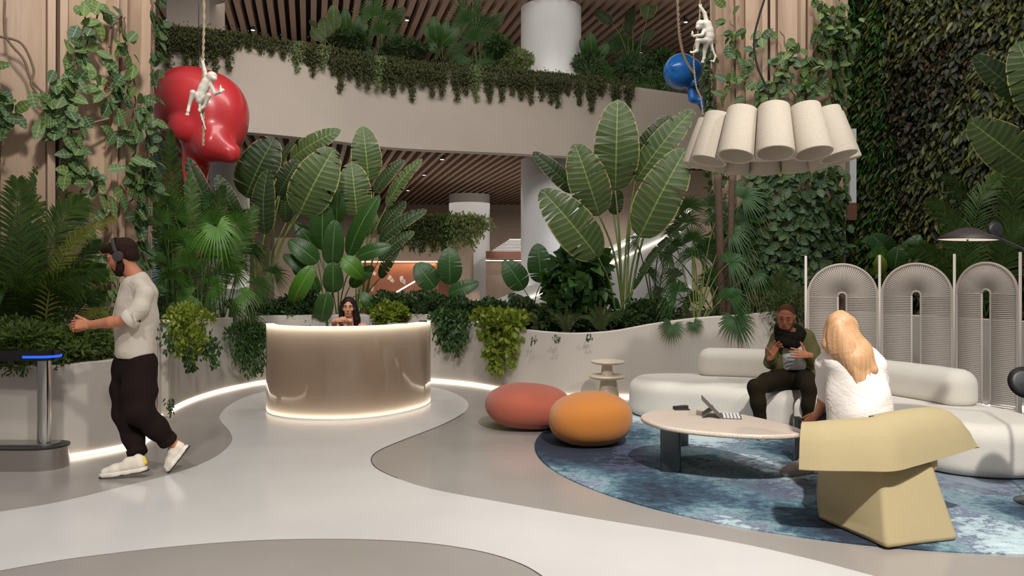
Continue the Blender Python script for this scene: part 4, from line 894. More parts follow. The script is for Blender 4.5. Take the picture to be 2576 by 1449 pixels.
fan_palm('fan_palm', 'tall fan palm with drooping fronds and yellow stalks before the right oak column', (1757, 815), 10.4, [
    ((1742, 605), 58, 90, 0.2, 0.3, 0.2), ((1742, 642), 66, 90, 1.1, 1.8), ((1705, 735), 74, 120, 1.0, 1.7, -0.4), ((1833, 662), 86, 40, 1.0, 1.7, -0.2), ((1835, 752), 80, 60, 1.0, 1.7, -0.4), ((1734, 522), 56, 95, 0.3, 0.6, 0.3), ((1835, 588), 80, 30, 1.0, 1.6, 0.1), ((1866, 500), 84, 35, 0.5, 0.9, 0.2), ((1850, 800), 60, -80, 0.2, 0.5, -0.45), ((1790, 700), 60, 60, 0.6, 1.2, 0.2), ((1800, 560), 56, 60, 0.4, 0.9, 0.3), ((1900, 690), 56, 0, 0.8, 1.4, 0.1), ((1780, 620), 56, 80, 0.6, 1.0, 0.4), ((1890, 600), 60, 20, 0.6, 1.2, 0.3), ((1700, 620), 50, 120, 0.6, 1.1, 0.35)], L_fan, None, M_stem)
fan_palm('fan_palm', 'small dark fan palm between the banana stems and the big fan palm', (1640, 830), 10.9, [((1602, 608), 46, 150, 0.9, 1.2), ((1632, 688), 52, 70, 0.9, 1.6), ((1655, 640), 44, 60, 0.8, 1.4), ((1690, 590), 46, 60, 0.6, 1.0, 0.2)], L_palm_d)
fan_palm('fan_palm', 'dark layered fan palm hiding the foot of the right oak column', (1800, 800), 10.65, [
    ((1720, 560), 70, 110, 0.4, 0.8), ((1790, 520), 72, 60, 0.4, 0.8, 0.1), ((1850, 560), 76, 30, 0.7, 1.2), ((1690, 640), 70, 150, 0.7, 1.2), ((1770, 640), 74, 80, 0.7, 1.2, 0.1), ((1860, 640), 76, 30, 0.8, 1.4), ((1700, 700), 74, 140, 0.8, 1.4, 0.1), ((1790, 720), 76, 70, 0.8, 1.3, 0.2), ((1890, 720), 74, 10, 0.9, 1.5), ((1740, 760), 70, 120, 0.8, 1.4, 0.15), ((1850, 780), 74, 20, 0.9, 1.5, 0.1), ((1660, 740), 60, 160, 0.8, 1.4, 0.2)], L_palm_d)
tr = MB(); random.seed(4)
for (x0, x1, r0) in ((1806, 1818, 10), (1842, 1832, 8)):
    P = [W(x1, 800, 10.55), W((x0+x1)/2, 640, 10.5), W(x0, 440, 10.5)]; o = MB().tube(catmull(P, 8), r0/F*10.5, 10).build('palm_trunk', M_trunk); tag(o, 'slim fibrous palm trunk standing before the right oak column, ' + ('left of the pair' if r0 == 10 else 'right of the pair'), 'trunk')
# ivy on the right column
RS = [[(1838, 50), (1852, 110), (1838, 185), (1835, 225)], [(1915, 90), (1890, 135), (1915, 200), (1912, 260)], [(1965, 80), (1985, 150), (1965, 185), (1945, 215), (1958, 260)], [(1792, 95), (1785, 160), (1785, 230), (1790, 285)]]
vine('vine of large oval leaves on the left half of the right oak column', COLR, RS[:3], 0.18, L_vine, 5, 0.075)
vine('dark narrow vine down the left edge of the right oak column', COLR, [RS[3], [(1800, 100), (1797, 200), (1800, 290)]], 0.12, L_ivy, 7, 0.05)
vine('leafy vine covering the right side of the right oak column above the pendant', COLR, [[(2065, 0), (2070, 70), (2070, 130), (2030, 200), (2020, 260)], [(2095, 20), (2090, 100), (2092, 170), (2095, 260)], [(2075, 90), (2040, 150), (2040, 230)], [(2105, 60), (2108, 140), (2105, 220), (2110, 280)], [(2000, 120), (1985, 180), (2000, 250)], [(2110, 10), (2112, 90), (2110, 180)]], 0.175, L_vine, 6.5, 0.085)
vine('dense ivy wrapping the lower right side of the right oak column', COLR, [[(x, 425), (x+6, 500), (x-4, 570), (x+4, 640), (x, 700)] for x in (1900, 1925, 1950, 1975, 2000, 2025, 2050, 2070, 2090, 2105)], 0.175, L_ivy, 9, 0.06)
vine('sparse vine on the lower left side of the right oak column', COLR, [[(1790, 430), (1800, 520), (1810, 600)], [(1830, 440), (1850, 520), (1845, 620)]], 0.13, L_ivy, 6, 0.06)
trailing('trailing_plant', 'bright twig of pale leaves sticking out from the top of the right oak column', [(2120, 55, 45, 10.8), (2140, 70, 30, 10.8), (2130, 100, 40, 10.8), (2108, 40, 50, 10.8)], L_vine, 0.11, 0.6, 40, 0.10, cat='vine', shape=TS_OVAL)
fern('dark bushy fern behind the seated person in the olive jacket', 1965, 790, 10.3, 120, L_fern, None, 13, 0.8)
trailing('trailing_plant', 'brown-green fern fringe drooping over the planter beside the folding screen', [(1950, 770, 50, 9.8), (1975, 760, 60, 9.8), (2005, 765, 62, 9.8), (2020, 770, 40, 9.8)], L_fern, 0.06, 0.3, 220, 0.08, mound=0.2)
fan_palm('fan_palm', 'dark palm leaf tips hanging over the planter wall beneath the tall fan palm', (1700, 815), 10.1, [((1690, 818), 44, -110, 0.2, 0.4, -0.1), ((1745, 812), 30, -60, 0.4, 0.6, -0.1)], L_fan)

# ================= right planter before the living wall
fan_palm('monstera_plant', 'glossy split-leaved plant above the first screen panel', (2240, 760), 10.6, [((2185, 612), 40, 60, 0.6, 0.8), ((2212, 640), 30, 100, 0.3, 0.4, -0.2, L_fan_b), ((2160, 690), 50, 160, 0.8, 1.4)], L_fan, sr=0.012)
paddle_plant('monstera_plant', 'dark glossy broad-leaved plant above the middle screen panel', 'leafy plant', (2270, 760), 10.6, [((2245, 650), (2195, 590), 60, 0, L_round), ((2275, 650), (2315, 590), 40, 0, L_round), ((2290, 620), (2345, 640), 48, -0.2, L_round, -0.2), ((2250, 680), (2260, 620), 50, -0.1, L_canna), ((2215, 690), (2213, 640), 32, -0.2, L_yellow)], L_round, M_stem, tears=3, power=2.0)
palm('feather palm with arching fronds behind the black lamp shade', (2470, 800), 10.2, [
    ([(2440, 800), (2420, 660), (2395, 560), (2345, 500)], 66, 0), ([(2450, 800), (2440, 640), (2470, 500), (2530, 430)], 70, 0.2), ([(2480, 800), (2530, 620), (2550, 500), (2560, 420)], 80, -0.2), ([(2470, 800), (2420, 700), (2350, 640), (2290, 620)], 60, -0.1),
    ([(2490, 800), (2520, 680), (2540, 600), (2590, 540)], 70, -0.3), ([(2460, 800), (2400, 720), (2330, 690), (2270, 700)], 55, -0.2), ([(2480, 800), (2470, 680), (2500, 580), (2560, 520)], 60, 0.1), ([(2470, 800), (2460, 700), (2420, 620), (2380, 590)], 60, 0.3)], L_palm, 70, n=46, wd=0.024)
palm('darker feather palm at the foot of the living wall beside the lamp', (2560, 800), 10.6, [([(2540, 800), (2480, 640), (2440, 520), (2380, 440)], 66, 0.1), ([(2570, 800), (2590, 600), (2600, 450)], 70, 0), ([(2530, 800), (2450, 700), (2390, 680), (2330, 720)], 60, -0.1), ([(2560, 800), (2530, 600), (2500, 480), (2440, 400)], 60, 0.3)], L_palm_d, 66, n=44, wd=0.022)
paddle_plant('banana_plant', 'banana plant with large leaves reaching in at the upper right edge', 'banana plant', (2600, 800), 9.6, [((2610, 430), (2440, 305), 112, -0.1, L_banana, 0.1, 0.3), ((2600, 260), (2450, 140), 70, 0.2, L_banana_d, 0.1, 0.3), ((2640, 300), (2560, 105), 110, -0.2, L_banana, 0.1)], L_banana, sr=0.02)
# living wall of small leaves
def living(name, label, m, sel, n, L, asp, shape=TS_DIA):
    s = rng.random(n*3); z = rng.uniform(0.6, 7.2, n*3)
    a = np.array(A_); b = np.array(B_); P = a+(b-a)*s[:, None]; P[:, 2] = z
    nx = np.array([-(b-a)[1], (b-a)[0], 0]); nx = -unit(nx[None])[0]
    if nx[1] > 0: nx = -nx
    f = np.array([noise.noise(V((p[0]*0.9+3, p[1]*0.9, p[2]*0.75))) for p in P]); g = np.array([noise.noise(V((p[0]*0.7-7, p[1]*0.7+4, p[2]*0.6+2))) for p in P])
    k = np.nonzero(sel(f, g, P, s))[0][:n]; P = P[k]; n = len(k)
    P = P+nx*(0.03+0.16*rng.random(n)+0.10*np.maximum(0, f[k]))[:, None]
    D = rdir(n)*0.55+np.array([0, 0, -0.85])+nx*0.45
    v, q, u = leaf_cloud(P, D, rdir(n)*0.5+nx+np.array([0, 0, 0.4]), L*rng.uniform(0.6, 1.3, n), L*asp*rng.uniform(0.8, 1.2, n), shape)
    tag(np_mesh(name, v, q, m, None, u), label, 'foliage', kind='stuff')
living('wall_foliage', 'dense dark base foliage of the living green wall', L_w4, lambda f, g, P, s: f > -2, 13000, 0.14, 0.45)
living('wall_foliage', 'olive pointed leaves growing in drifts on the living green wall', L_w1, lambda f, g, P, s: (f > -0.2) & (s > 0.14) & (P[:, 2] < 6.6), 13000, 0.14, 0.32)
living('wall_foliage', 'rusty brown leaves growing in patches on the living green wall', L_w2, lambda f, g, P, s: (f < 0.05) & (s > 0.12), 9000, 0.075, 0.6)
living('wall_foliage', 'bright green ferns growing down the left of the living green wall', L_w3, lambda f, g, P, s: ((s < 0.34) & (g > -0.35)) | (g > 0.30), 10000, 0.17, 0.16)

# ================= balcony plants
CL = [(402, 60, 62), (424, 55, 78), (446, 60, 40), (470, 45, 70), (492, 50, 76), (520, 62, 60), (543, 60, 78), (575, 62, 70), (600, 72, 22), (628, 74, 24), (655, 80, 26), (682, 88, 26), (712, 96, 30), (748, 100, 52), (772, 104, 30), (787, 104, 56), (810, 110, 40), (838, 98, 46), (858, 100, 78), (880, 112, 50), (902, 116, 60), (925, 120, 64), (948, 122, 62), (970, 126, 58), (990, 128, 64), (1012, 132, 52), (1037, 132, 72), (1062, 138, 44), (1086, 140, 60), (1112, 146, 58), (1150, 150, 64), (1172, 156, 52), (1195, 158, 60), (1230, 160, 62), (1262, 160, 58), (1290, 165, 46), (1312, 165, 52), (1333, 168, 58), (1362, 172, 50), (1385, 168, 56), (1402, 172, 62), (1425, 180, 34), (1455, 178, 52), (1487, 180, 64), (1512, 186, 30), (1548, 186, 62), (1580, 190, 52)]
ORD = ['first', 'second', 'third', 'fourth', 'fifth', 'sixth', 'seventh', 'eighth', 'ninth', 'tenth']
def ordinal(i):
    T = ['', 'twenty-', 'thirty-', 'forty-']
    if i < 10: return ORD[i]
    if i < 20: return ['eleventh', 'twelfth', 'thirteenth', 'fourteenth', 'fifteenth', 'sixteenth', 'seventeenth', 'eighteenth', 'nineteenth', 'twentieth'][i-10]
    t, u = divmod(i+1, 10); return T[t-1]+ORD[u-1] if u else ['', '', 'thirtieth', 'fortieth'][t-1]
DR = lambda px: float(np.interp(px, [a for a, b in FP], [b for a, b in FP]))
for i, (px, py, ln) in enumerate(CL):
    d = DR(px)+0.06; pal = i in (13, 22, 32, 16) ; d0 = d-0.1
    top = (HY-py)  # row of the fascia edge at this column
    edge = HY-(5.6-EYE)/d*F
    trailing('hanging_plant', ('pale' if pal else 'olive') + ' trailing plant over the upper balcony edge, ' + ordinal(i) + ' from the left', [(px-6, edge-7, ln*0.75, d0), (px+1, edge-9, ln*1.25, d0), (px+7, edge-5, ln*0.6, d0)], L_pale if pal else L_moss, 0.05, 0.42, 460, 0.06, 'trailing plants along the balcony edge', mound=0.11, sway=0.04)
UP = [(1300, 155, 'pale shrub on the balcony left of the white column', L_pale, 40, 26), (1255, 120, 'pale green shrub higher on the balcony left of the white column', L_trail, 30, 24), (1020, 125, 'dark shrub between two balcony fan palms', L_hedge, 60, 18), (880, 105, 'dark shrub under the first balcony fan palm', L_hedge, 46, 20), (1480, 165, 'dark shrub right of the white column on the balcony', L_hedge, 40, 24), (1600, 175, 'dark shrub under the third balcony fan palm', L_hedge, 50, 28), (1670, 190, 'grey-green shrub beside the blue sculpture on the balcony', L_trail, 44, 40), (1660, 150, 'grey-green shrub above the balcony end', L_trail, 30, 20)]
for px, py, lb, m, rx, ry in UP: bush('balcony_bush', lb, 'bush', px, py, DR(px)+0.7, rx, ry, 1000, 12, m, 0.4, depth=0.4)
for (px, py, k, lb) in ((955, 62, 1.0, 'first'), (1192, 80, 1.15, 'second'), (1578, 140, 1.0, 'third')):
    d = DR(px)+0.9
    fan_palm('fan_palm', lb+' glossy fan palm from the left on the upper balcony', (px, py+75), d, [((px+2, py+22), 56*k, 90, 0.3, 0.25, -0.2), ((px-16, py-22), 60*k, 110, 0.1, 0.2, 0.2), ((px+38, py+40), 44*k, 20, 0.6, 0.9, 0.1), ((px-40, py+45), 44*k, 160, 0.6, 0.9, 0.1), ((px-25, py+60), 40*k, 200, 0.5, 0.9), ((px+26, py+66), 40*k, -20, 0.5, 0.9), ((px+22, py-10), 52*k, 60, 0.3, 0.4, 0.3)], L_fan)
paddle_plant('banana_plant', 'small banana plant at the left end of the balcony palms', 'banana plant', (830, 140), 15.1, [((842, 78), (838, 12), 34, 0.2, L_banana, 0.1), ((822, 95), (812, 42), 32, 0, L_banana, 0.1), ((818, 100), (780, 75), 30, -0.1, L_banana, 0.1), ((800, 70), (778, 50), 16, 0.2, L_banana_d, 0.1)], L_banana, tears=3, sr=0.012)
paddle_plant('canna_plant', 'dark leafy plant between the banana and the first balcony fan palm', 'leafy plant', (885, 130), 15.4, [((872, 80), (868, 20), 28, 0), ((890, 95), (925, 60), 26, 0), ((880, 100), (860, 55), 26, 0.1), ((885, 105), (905, 40), 24, 0.1)], L_canna, M_dstem, tears=0, sr=0.01)
paddle_plant('canna_plant', 'dark leafy plant left of the second balcony fan palm', 'leafy plant', (1105, 150), 16.0, [((1098, 100), (1090, 40), 32, 0), ((1112, 110), (1155, 70), 30, 0), ((1098, 120), (1065, 60), 26, 0.1), ((1110, 120), (1125, 50), 26, 0.2), ((1100, 130), (1075, 110), 24, 0)], L_canna, M_dstem, tears=0, sr=0.01)
paddle_plant('canna_plant', 'dark leafy plant right of the white column on the balcony', 'leafy plant', (1490, 190), 17.2, [((1490, 140), (1484, 80), 30, 0), ((1505, 145), (1530, 110), 28, 0), ((1480, 140), (1460, 98), 24, 0.1), ((1500, 155), (1530, 165), 24, 0)], L_canna, M_dstem, tears=0, sr=0.01)
paddle_plant('banana_plant', 'banana leaves rising above the first balcony fan palm', 'banana plant', (960, 130), 16.3, [((985, 60), (1018, 18), 30, 0, L_banana_d, 0.2), ((950, 20), (958, -50), 22, 0, L_banana_d, 0.1)], L_banana_d, tears=3, sr=0.012)
paddle_plant('banana_plant', 'banana leaves rising above the second balcony fan palm', 'banana plant', (1200, 150), 17.0, [((1225, 72), (1268, 35), 32, 0, L_banana_d, 0.2), ((1198, 30), (1205, -40), 24, 0, L_banana_d, 0.1), ((1170, 20), (1150, -20), 24, 0.1, L_banana_d, 0.1)], L_banana_d, tears=3, sr=0.012)
paddle_plant('banana_plant', 'banana leaves rising above the third balcony fan palm', 'banana plant', (1590, 200), 17.8, [((1628, 48), (1638, -30), 42, -0.2, L_banana, 0.1), ((1592, 62), (1595, -20), 26, 0, L_banana_d, 0.1, 0.7), ((1540, 58), (1496, 28), 30, 0, L_banana_d, 0.2), ((1608, 110), (1648, 75), 26, 0, L_banana_d, 0.2), ((1580, 85), (1585, 30), 30, 0.2, L_banana_d, 0.1)], L_banana_d, tears=3, sr=0.012)
# plants on the pavilion roof
for i, (px, ln, m) in enumerate(((985, 60, L_moss), (1010, 70, L_hedge), (1035, 80, L_moss), (1062, 85, L_hedge), (1090, 88, L_moss), (1118, 80, L_trail), (1145, 82, L_pale), (1170, 60, L_pale), (1190, 70, L_pale))):
    d = 21.85; trailing('hanging_plant', ORD[i]+' trailing plant from the left on the pavilion roof edge', [(px-10, 566, ln*0.55, d), (px, 568, ln*0.7, d-0.05), (px+10, 564, ln*0.45, d)], m, 0.10, 0.4, 170, 0.14, 'trailing plants on the pavilion roof', mound=0.46, sway=0.03)
# ------------------------------------------------------------------ rug and furniture
RC = V((2.9, 7.0, 0)); RR = 2.7
out = [(RC.x+RR*math.cos(a*2*PI/160), RC.y+RR*math.sin(a*2*PI/160)) for a in range(160)]
mb = MB(); pillow(mb, out, [(0, 0.0), (0, 0.008), (0.004, 0.012), (0.3, 0.012)])
tag(mb.build('rug', M_rug, None, True, auto=0.6), 'large round rug with a mottled blue and grey pattern under the seating', 'rug')
RT = 0.012
# reception desk
DP = catmull([(-2.79, 9.02, 0), (-2.66, 8.74, 0), (-2.40, 8.51, 0), (-2.08, 8.41, 0), (-1.72, 8.43, 0), (-1.40, 8.62, 0), (-1.16, 8.95, 0), (-1.02, 9.3, 0), (-0.985, 9.62, 0)], 10)
DC = V((-1.9, 9.3, 0)); HD = 0.982
def inset(P, t):
    o = []
    for i, p in enumerate(P):
        g = P[min(i+1, len(P)-1)]-P[max(i-1, 0)]; n = V((-g.y, g.x, 0)).normalized(); o.append(p+n*t)
    return o
desk = thing('reception_desk', 'curved glossy beige reception desk with glowing top and bottom edges', 'desk', (-1.9, 9.0, 0))
def wallof(P, z0, z1): return MB().rings([[V((p.x, p.y, z0)) for p in P], [V((p.x, p.y, z1)) for p in P]], cap=False, closed=False)
wallof(DP, 0.012, HD).build('front_panel', M_acrylic, desk, True)
IN = inset(DP, 0.085); wallof(IN, 0.0, HD-0.02).build('inner_panel', mat('inner_brown', (120, 100, 84), 0.7), desk, True)
for z, r, nm in ((HD-0.022, 0.012, 'upper_light_strip'), (0.03, 0.014, 'lower_light_strip')):
    MB().tube([V((p.x, p.y, z)) for p in inset(DP, 0.030)], r, 8).build(nm, emit('desk_led_'+nm, (255, 242, 224), 9), desk)
R = [[V((p.x, p.y, HD-0.004)), V((p.x, p.y, HD+0.006)), V((q.x, q.y, HD+0.006)), V((q.x, q.y, HD-0.004))] for p, q in zip(inset(DP, -0.004), IN)]
MB().rings(R).build('rim', M_led2 if 'M_led2' in globals() else emit('rim_glow', (255, 246, 232), 2.2), desk, True, auto=0.5)
ct = inset(DP, 0.09)[4:-4]; MB().prism([(p.x, p.y) for p in ct], 0.715, 0.745).build('worktop', M_grey, desk, False)
ct2 = inset(DP, 0.17); R = [[V((p.x, p.y, HD-0.03)), V((p.x, p.y, HD+0.002)), V((q.x, q.y, HD+0.002)), V((q.x, q.y, HD-0.03))] for p, q in zip(IN, ct2)]; MB().rings(R).build('counter_top', M_beige, desk, True, auto=0.5)
R = [[V((p.x, p.y, 0)), V((p.x, p.y, 0.012)), V((q.x, q.y, 0.012)), V((q.x, q.y, 0))] for p, q in zip(DP, IN)]; MB().rings(R).build('plinth', M_white, desk, False)
for e in (0, -1):
    p, q = DP[e], IN[e]; MB().add([p+V((0, 0, 0)), q, V((q.x, q.y, HD)), V((p.x, p.y, HD))], [(0, 1, 2, 3)]).build('end_cap', M_white, desk, False)
# small things lying on the counter
for px, py, w_, lb in ((762, 819, 0.16, 'flat pale tray on the left of the reception counter'), (1000, 812, 0.22, 'flat pale notepad on the right of the reception counter')):
    c = W(px, py, 8.62 if px < 900 else 8.95); tag(MB().box((c.x, c.y, HD+0.008), (w_, 0.07, 0.012), 0.15 if px > 900 else -0.1).build('notepad', M_grey, None, False, bevel=0.003), lb, 'notepad')
c = W(1064, 806, 9.35); tag(MB().box((c.x, c.y, HD+0.012), (0.09, 0.06, 0.02)).build('card_holder', M_black, None, False, bevel=0.004), 'small black block at the right end of the reception counter', 'card holder')
# receptionist's chair
rc = thing('office_chair', 'grey upholstered chair behind the reception desk', 'chair', (W(880, 800, 9.95).x, 9.9, 0))
x = rc.location.x
mb = MB(); pillow(mb, [(x+0.24*math.copysign(abs(math.cos(a))**0.3, math.cos(a)), 10.0+0.05*math.copysign(abs(math.sin(a))**0.5, math.sin(a))) for a in np.linspace(0, 2*PI, 48, endpoint=False)], [(0.02, 0.62), (0, 0.64), (0, 1.02), (0.012, 1.035), (0.03, 1.04)]); mb.build('backrest', M_grey, rc)
MB().box((x, 9.72, 0.58), (0.46, 0.46, 0.08)).build('seat', M_grey, rc, False, bevel=0.03)
MB().tube([(x, 9.72, 0.04), (x, 9.72, 0.55)], 0.03, 12).build('stem', M_chrome, rc)
MB().lathe([(0.24, 0), (0.24, 0.02), (0.05, 0.05)], (x, 9.72, 0), 32).build('base', M_chrome, rc)
# turnstile at the left edge
ts = thing('turnstile', 'chrome and black entrance gate with a blue light band at the left edge', 'turnstile', (W(106, 0, 6.3).x, 6.3, 0))
px_ = ts.location.x
def stadium(xr, y, xl, hw, n=16): return [(xr-hw+hw*math.cos(a), y+hw*math.sin(a)) for a in np.linspace(-PI/2, PI/2, n)]+[(xl, y+hw), (xl, y-hw)]
MB().prism(stadium(-3.545, 6.33, -5.2, 0.17), 0.0, 0.165).build('base', M_steel, ts, True, auto=0.5)
MB().prism(stadium(-3.540, 6.33, -5.2, 0.175), 0.165, 0.178).build('base_trim', M_black, ts, True, auto=0.5)
MB().prism(stadium(-3.62, 6.36, -5.2, 0.10), 0.178, 0.188).build('base_plate', M_steel, ts, True, auto=0.5)
MB().tube([(px_, 6.33, 0.178), (px_, 6.33, 0.86)], 0.052, 32).build('post', M_chrome, ts, True, auto=0.5)
MB().prism(stadium(-3.60, 6.33, -5.2, 0.11), 0.852, 0.932).build('top_bar', M_smoke, ts, True, auto=0.5)
MB().prism(stadium(-3.598, 6.33, -3.83, 0.1125), 0.873, 0.893).build('light_band', M_blueled, ts, True, auto=0.5)
# sofa
sofa = thing('sofa', 'long curved cream boucle sofa in two sections around the rug', 'sofa', (2.9, 8.3, 0))
PROF = [(0.10, 0.0), (0.045, 0.03), (0.012, 0.09), (0.0, 0.17), (0.004, 0.27), (0.025, 0.345), (0.07, 0.385), (0.14, 0.40), (0.30, 0.405)]
def dense(pts, n=10): return [(p.x, p.y) for p in catmull([(a, b, 0) for a, b in pts], n, True)]
SL = dense([(1.30, 8.82), (1.33, 8.55), (1.48, 8.36), (1.75, 8.2), (2.1, 7.96), (2.42, 7.72), (2.58, 7.62), (2.68, 7.66), (2.98, 8.0), (3.28, 8.34), (3.30, 8.46), (3.1, 8.75), (2.75, 9.0), (2.3, 9.18), (1.8, 9.25), (1.45, 9.14)])
def slab(name, ol, z0, z1, r, m, par, **k):
    o = np_mesh(name, *poly_slab(ol, z0, z1, r, **k), m, par); q = o.modifiers.new('smooth', 'SMOOTH'); q.factor = 0.5; q.iterations = 4; return o
slab('seat', SL, RT, 0.41, 0.13, M_boucle, sofa, r0=0.09)
SR = dense([(2.66, 7.50), (2.72, 7.42), (2.92, 7.12), (3.06, 6.75), (3.13, 6.35), (3.26, 6.02), (3.55, 5.84), (3.9, 5.86), (4.14, 6.1), (4.22, 6.5), (4.15, 7.0), (3.95, 7.6), (3.66, 8.1), (3.42, 8.28), (3.32, 8.24), (3.0, 7.88)])
slab('seat', SR, RT, 0.41, 0.13, M_boucle, sofa, r0=0.09)
def backrest(path, th, z0, z1):
    P = catmull([(x, y, 0) for x, y in path], 10); L = inset(P, th/2); Rr = inset(P, -th/2)
    e1 = (P[-1]-P[-2]).normalized(); e0 = (P[0]-P[1]).normalized()
    o = [(p.x, p.y) for p in Rr]; n = 9
    for k in range(1, n): a = PI*k/n; c = P[-1]; q = c+(Rr[-1]-c)*math.cos(a)+e1*(th/2*0.75*math.sin(a)); o.append((q.x, q.y))
    o += [(p.x, p.y) for p in reversed(L)]
    for k in range(1, n): a = PI*k/n; c = P[0]; q = c+(L[0]-c)*math.cos(a)+e0*(th/2*0.75*math.sin(a)); o.append((q.x, q.y))
    return slab('backrest', o, z0, z1, th*0.42, M_boucle, sofa, r0=0.06)
backrest([(2.22, 8.98), (2.6, 8.88), (3.0, 8.66), (3.22, 8.42)], 0.30, 0.39+RT, 0.715)
backrest([(3.42, 8.0), (3.62, 7.55), (3.78, 7.15), (3.86, 6.86)], 0.32, 0.39+RT, 0.715)
# poufs (pebble shapes)
def pebble(name, c, r, m, label, rot, seed):
    mb = MB(); n, k = 48, 28; vs = []
    for i in range(k+1):
        th = PI*i/k
        for j in range(n):
            ph = 2*PI*j/n; u = V((math.sin(th)*math.cos(ph), math.sin(th)*math.sin(ph), math.cos(th)))
            q = V((math.copysign(abs(u.x)**0.86, u.x)*r[0], math.copysign(abs(u.y)**0.86, u.y)*r[1], math.copysign(abs(u.z)**0.90, u.z)*r[2]))
            q *= 1+0.05*noise.noise(u*0.9+V((seed, 0, 0)))
            if q.z < -r[2]*0.93: q.z = -r[2]*0.93
            q = Matrix.Rotation(rot, 3, 'Y')@q; vs.append(V(c)+q)
    mb.add(vs, [(i*n+j, (i+1)*n+j, (i+1)*n+(j+1) % n, i*n+(j+1) % n) for i in range(k) for j in range(n)])
    o = mb.build(name, m); z = min(v.co.z for v in o.data.vertices); 
    for v in o.data.vertices: v.co.z -= z
    return tag(o, label, 'pouf', 'pebble poufs')
pebble('pouf', (0.17, 8.0, 0.22), (0.43, 0.40, 0.225), M_terra, 'terracotta pebble pouf at the edge of the rug', 0.07, 1.3)
o = pebble('pouf', (0.71, 7.18, 0.24), (0.375, 0.36, 0.235), M_orange, 'ochre orange pebble pouf in front of the terracotta one', -0.05, 4.1); o.location.z = RT
# coffee table
TZ = 0.40
top = [Gz(x, y, TZ) for x, y in ((1612, 1049), (1628, 1036), (1665, 1028), (1720, 1025.5), (1790, 1030), (1870, 1042), (1945, 1058), (1998, 1072), (2022, 1084), (2005, 1091), (1950, 1094), (1880, 1093), (1800, 1088), (1720, 1080), (1655, 1068))]
ol = dense([(p.x, p.y) for p in top], 8)
tb_ = thing('coffee_table', 'pebble-shaped travertine coffee table on dark metal slab legs', 'table', (1.6, 6.6, 0))
o = np_mesh('tabletop', *poly_slab(ol, TZ-0.036, TZ, 0.014, 0.0085), M_stone, tb_)
def leg(x, y, wd, dp, rz):
    o = [(wd/2*math.copysign(abs(math.cos(a))**0.25, math.cos(a)), dp/2*math.copysign(abs(math.sin(a))**0.6, math.sin(a))) for a in np.linspace(0, 2*PI, 32, endpoint=False)]
    c, s = math.cos(rz), math.sin(rz); MB().prism([(x+a*c-b*s, y+a*s+b*c) for a, b in o], RT, TZ-0.034).build('leg', M_gun, tb_, True, auto=0.5)
g = Gz(1689, 1192); leg(g.x, g.y+0.03, 0.155, 0.06, -0.08)
g = Gz(1722, 1126); leg(g.x-0.03, g.y+0.02, 0.15, 0.06, 0.5)
g = Gz(2002, 1166); leg(g.x+0.02, g.y+0.02, 0.15, 0.06, 1.35)
# tablet with keyboard
tp = Gz(1812, 1047, TZ); td = thing('tablet', 'grey tablet with folding keyboard standing on the coffee table', 'tablet', (tp.x, tp.y, TZ))
Rz = Matrix.Rotation(-0.22, 3, 'Z')
def tloc(u, v, z): return V((tp.x, tp.y, TZ))+Rz@V((u, v, z))
MB().box(tloc(0.075, 0, 0.004), (0.17, 0.25, 0.006), R=Rz).build('keyboard', M_tablet, td, False, bevel=0.002)
for i in range(5):
    for j in range(11): pass
    MB().box(tloc(0.03+0.027*i, 0, 0.009), (0.020, 0.232, 0.004), R=Rz).build('key_row', M_keys, td, False)
Rs = Rz@Matrix.Rotation(-0.78, 3, 'Y')
MB().box(tloc(-0.075, 0, 0.075), (0.006, 0.25, 0.20), R=Rs).build('screen', M_tablet, td, False, bevel=0.002)
Rk = Rz@Matrix.Rotation(0.9, 3, 'Y')
MB().box(tloc(-0.098, 0, 0.037), (0.005, 0.24, 0.108), R=Rk).build('kickstand', M_tablet, td, False, bevel=0.002)
# thin slate card on the far edge of the table
c = Gz(1711, 1028, TZ); tag(MB().box((c.x, c.y-0.05, TZ+0.004), (0.13, 0.08, 0.007)).build('phone', M_brown, None, False, bevel=0.002), 'thin dark phone lying at the far edge of the coffee table', 'phone')
# side table with two stone discs
sx, sy = W(1527, 0, 9.45).x, 9.45
st = thing('side_table', 'cream terrazzo side table with two stacked disc tops beside the sofa end', 'side table', (sx, sy, 0))
MB().lathe([(0.125, 0), (0.125, 0.01), (0.068, 0.32)], (sx-0.0, sy, 0), 40).build('base', M_terrazzo, st, True, auto=0.6)
MB().lathe([(0.06, 0), (0.115, 0.0), (0.06, 0.30)], (sx+0.06, sy+0.10, 0), 32).build('rear_base', M_terrazzo, st, True, auto=0.6)
MB().lathe([(0.16, 0.305), (0.205, 0.318), (0.218, 0.335), (0.212, 0.35), (0.19, 0.353)], (sx, sy, 0), 48).build('lower_disc', M_terrazzo, st, True, auto=0.8)
MB().lathe([(0.075, 0.35), (0.058, 0.48)], (sx, sy, 0), 32).build('upper_stem', M_terrazzo, st, True, auto=0.6)
MB().lathe([(0.15, 0.48), (0.192, 0.492), (0.204, 0.508), (0.198, 0.52), (0.18, 0.523)], (sx+0.01, sy, 0), 48).build('upper_disc', M_terrazzo, st, True, auto=0.8)
